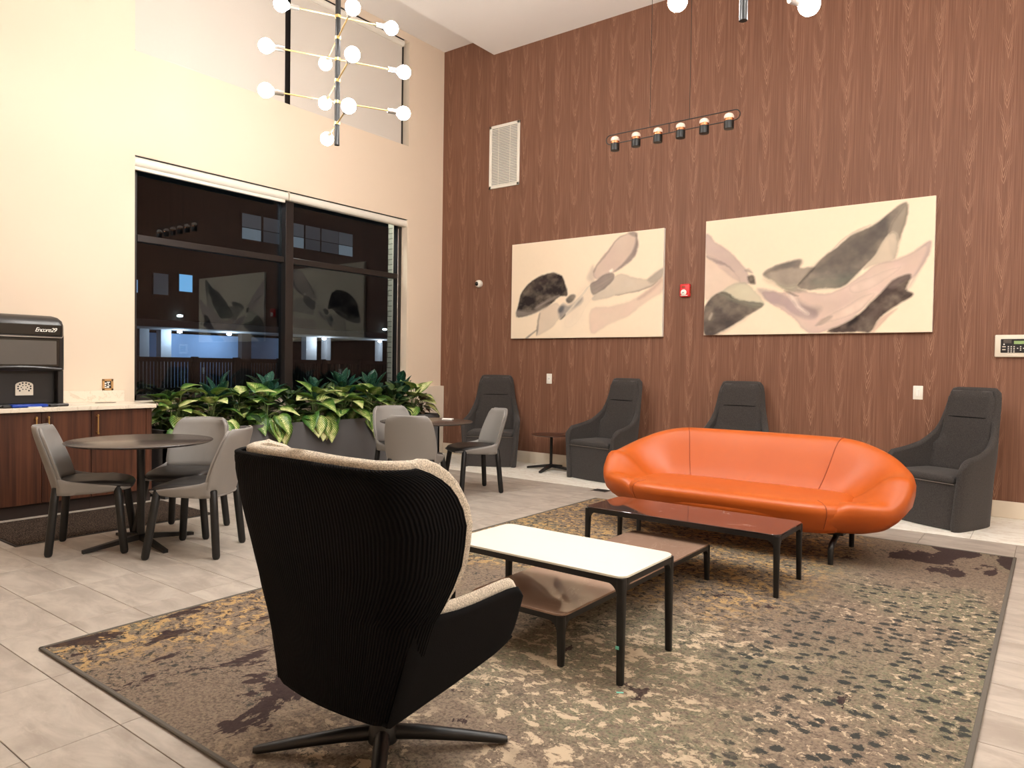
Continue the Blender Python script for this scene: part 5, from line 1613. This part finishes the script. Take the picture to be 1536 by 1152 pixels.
# ------------------------------------------------------------------ lounge chair
LR = math.radians(-0.6)
t = thing('lounge_chair', 'black ribbed wingback swivel lounge chair lined in oatmeal tweed', 'lounge chair', (5.535, -6.225, 0.0112), LR)
ZS = [0.245, 0.255, 0.27, 0.30, 0.36, 0.45, 0.52, 0.56, 0.62, 0.70, 0.82, 0.90, 0.96, 0.99, 1.01]
HW = [0.245, 0.262, 0.272, 0.28, 0.298, 0.328, 0.352, 0.364, 0.373, 0.39, 0.406, 0.408, 0.405, 0.40, 0.392]
YB = [-0.225, -0.24, -0.246, -0.249, -0.252, -0.258, -0.264, -0.268, -0.276, -0.289, -0.312, -0.328, -0.34, -0.346, -0.35]
WL = [0.03, 0.04, 0.045, 0.05, 0.06, 0.08, 0.095, 0.105, 0.16, 0.205, 0.235, 0.222, 0.18, 0.135, 0.085]
def lplan(a, W, yb, wl):
    """arc-length walk: flat back, round corner, wing forward; a in 0..1"""
    r = min(0.11, W * 0.8, wl + 0.03)
    l1, l2, l3 = W - r, r * PI / 2, max(0.0, wl - r + 0.02)
    d = a * (l1 + l2 + l3)
    if d < l1:
        return d, yb - 0.02 * (1 - (d / max(l1, 1e-6)) ** 2) * min(1, W / 0.3)
    d -= l1
    if d < l2:
        q = d / r
        return l1 + r * math.sin(q), yb + r * (1 - math.cos(q))
    return W, yb + r + (d - l2)
def lsurf(u, z, inset=0.0, dw=0.0):
    W, yb, wl = interp(z, ZS, HW) - inset, interp(z, ZS, YB) + inset, interp(z, ZS, WL) - inset + dw
    x, y = lplan(abs(u), max(W, 0.02), yb, max(wl, 0.005))
    return (math.copysign(x, u) if u else 0.0, y, z)
half_u = [0, 0.15, 0.3, 0.42, 0.5, 0.56, 0.62, 0.68, 0.74, 0.80, 0.86, 0.92, 0.97, 1.0]
us = [-q for q in reversed(half_u[1:])] + half_u
zz_ = [0.245, 0.255, 0.27, 0.30, 0.35, 0.41, 0.47, 0.53, 0.56, 0.60, 0.65, 0.71, 0.77, 0.83, 0.88, 0.92, 0.95, 0.975, 0.995, 1.01]
MB().sheet(lambda u, z: lsurf(u, z), us, zz_, 0.02, 0.45, uvf=lambda u, z: (u * 0.6, z)).build('back_shell', M['rib'], t, True, 75)
zl_ = [0.50, 0.53, 0.56, 0.60, 0.65, 0.71, 0.77, 0.83, 0.88, 0.92, 0.95, 0.975, 0.995, 1.01]
def lline(u, z):
    x, y, _ = lsurf(u, max(z, 0.5), 0.034, 0.052 * smooth01((z - 0.5) / 0.15))
    return (x, y, z + 0.016 * smooth01((z - 0.9) / 0.1))
MB().sheet(lline, us, zl_, 0.042, 0.42).build('back_lining', M['tweed'], t, True, 75)
for sx in (-1, 1):
    def arm(s, v, off=0.0, up=0.0, sx=sx):
        tx, ty = interp(s, [0, 0.5, 1], [0.356, 0.366, 0.360]), interp(s, [0, 1], [-0.20, 0.285])
        tz = interp(s, [0, 0.1, 0.35, 0.85, 0.95, 1], [0.575, 0.565, 0.556, 0.562, 0.556, 0.53]) + up
        bx, by = interp(s, [0, 0.5, 1], [0.265, 0.305, 0.335]), interp(s, [0, 1], [-0.22, 0.262])
        bz = interp(s, [0, 0.85, 0.95, 1], [0.25, 0.36, 0.382, 0.415])
        return (sx * (bx + (tx - bx) * v ** 0.85 - off), by + (ty - by) * v ** 0.8, bz + (tz - bz) * v)
    MB().sheet(arm, [0, 0.08, 0.2, 0.33, 0.46, 0.6, 0.72, 0.82, 0.90, 0.95, 0.98, 1.0], [0, 0.02, 0.06, 0.13, 0.22, 0.34, 0.48, 0.62, 0.76, 0.88, 0.95, 1.0], 0.018, 0.5).build('arm_shell', M['black_fabric'], t, True, 75)
    MB().sheet(lambda s, v, sx=sx: arm(0.2 + 0.8 * s, 0.62 + 0.38 * v, 0.032, 0.014, sx), [0, 0.1, 0.25, 0.4, 0.55, 0.7, 0.82, 0.91, 0.97, 1.0], lsp(0, 1, 8), 0.042, 0.45).build('arm_lining', M['tweed'], t, True, 75)
def under(u, v):
    w = interp(v, [0, 0.5, 1], [0.262, 0.303, 0.335]); y = interp(v, [0, 1], [-0.225, 0.262]); z = interp(v, [0, 0.85, 0.95, 1], [0.252, 0.362, 0.38, 0.39])
    return (u * w, y, z)
MB().sheet(under, lsp(-1, 1, 9), lsp(0, 1, 10), 0.016, 0.4).build('seat_shell', M['black_fabric'], t, True, 75)
MB().rbox(-0.25, 0.25, -0.13, 0.275, 0.385, 0.445, 0.028, 4).build('seat_cushion', M['tweed'], t, True, 60)
MB().tube([(0, -0.0, 0.05), (0, -0.0, 0.29)], [0.03, 0.034], 16).build('column', M['black_metal'], t, True)
MB().lathe([(0.001, 0.03), (0.05, 0.034), (0.052, 0.075), (0.035, 0.10), (0.001, 0.102)], 20, (0, 0, 0)).build('hub', M['black_metal'], t, True)
for k in range(4):
    a = math.radians(43.6) - LR + k * PI / 2
    d = Vector((math.cos(a), math.sin(a), 0)); n = Vector((-d.y, d.x, 0))
    rings = []
    for s, w, z0, z1 in ((0.03, 0.026, 0.035, 0.088), (0.12, 0.026, 0.032, 0.08), (0.28, 0.022, 0.018, 0.056), (0.405, 0.018, 0.004, 0.034), (0.422, 0.012, 0.006, 0.028)):
        p = d * s
        rings.append([p + n * (w * math.cos(2 * PI * j / 10)) + Vector((0, 0, (z0 + z1) / 2 + (z1 - z0) / 2 * math.sin(2 * PI * j / 10))) for j in range(10)])
    MB().loft(rings).build('base_leg', M['black_metal'], t, True, 60)
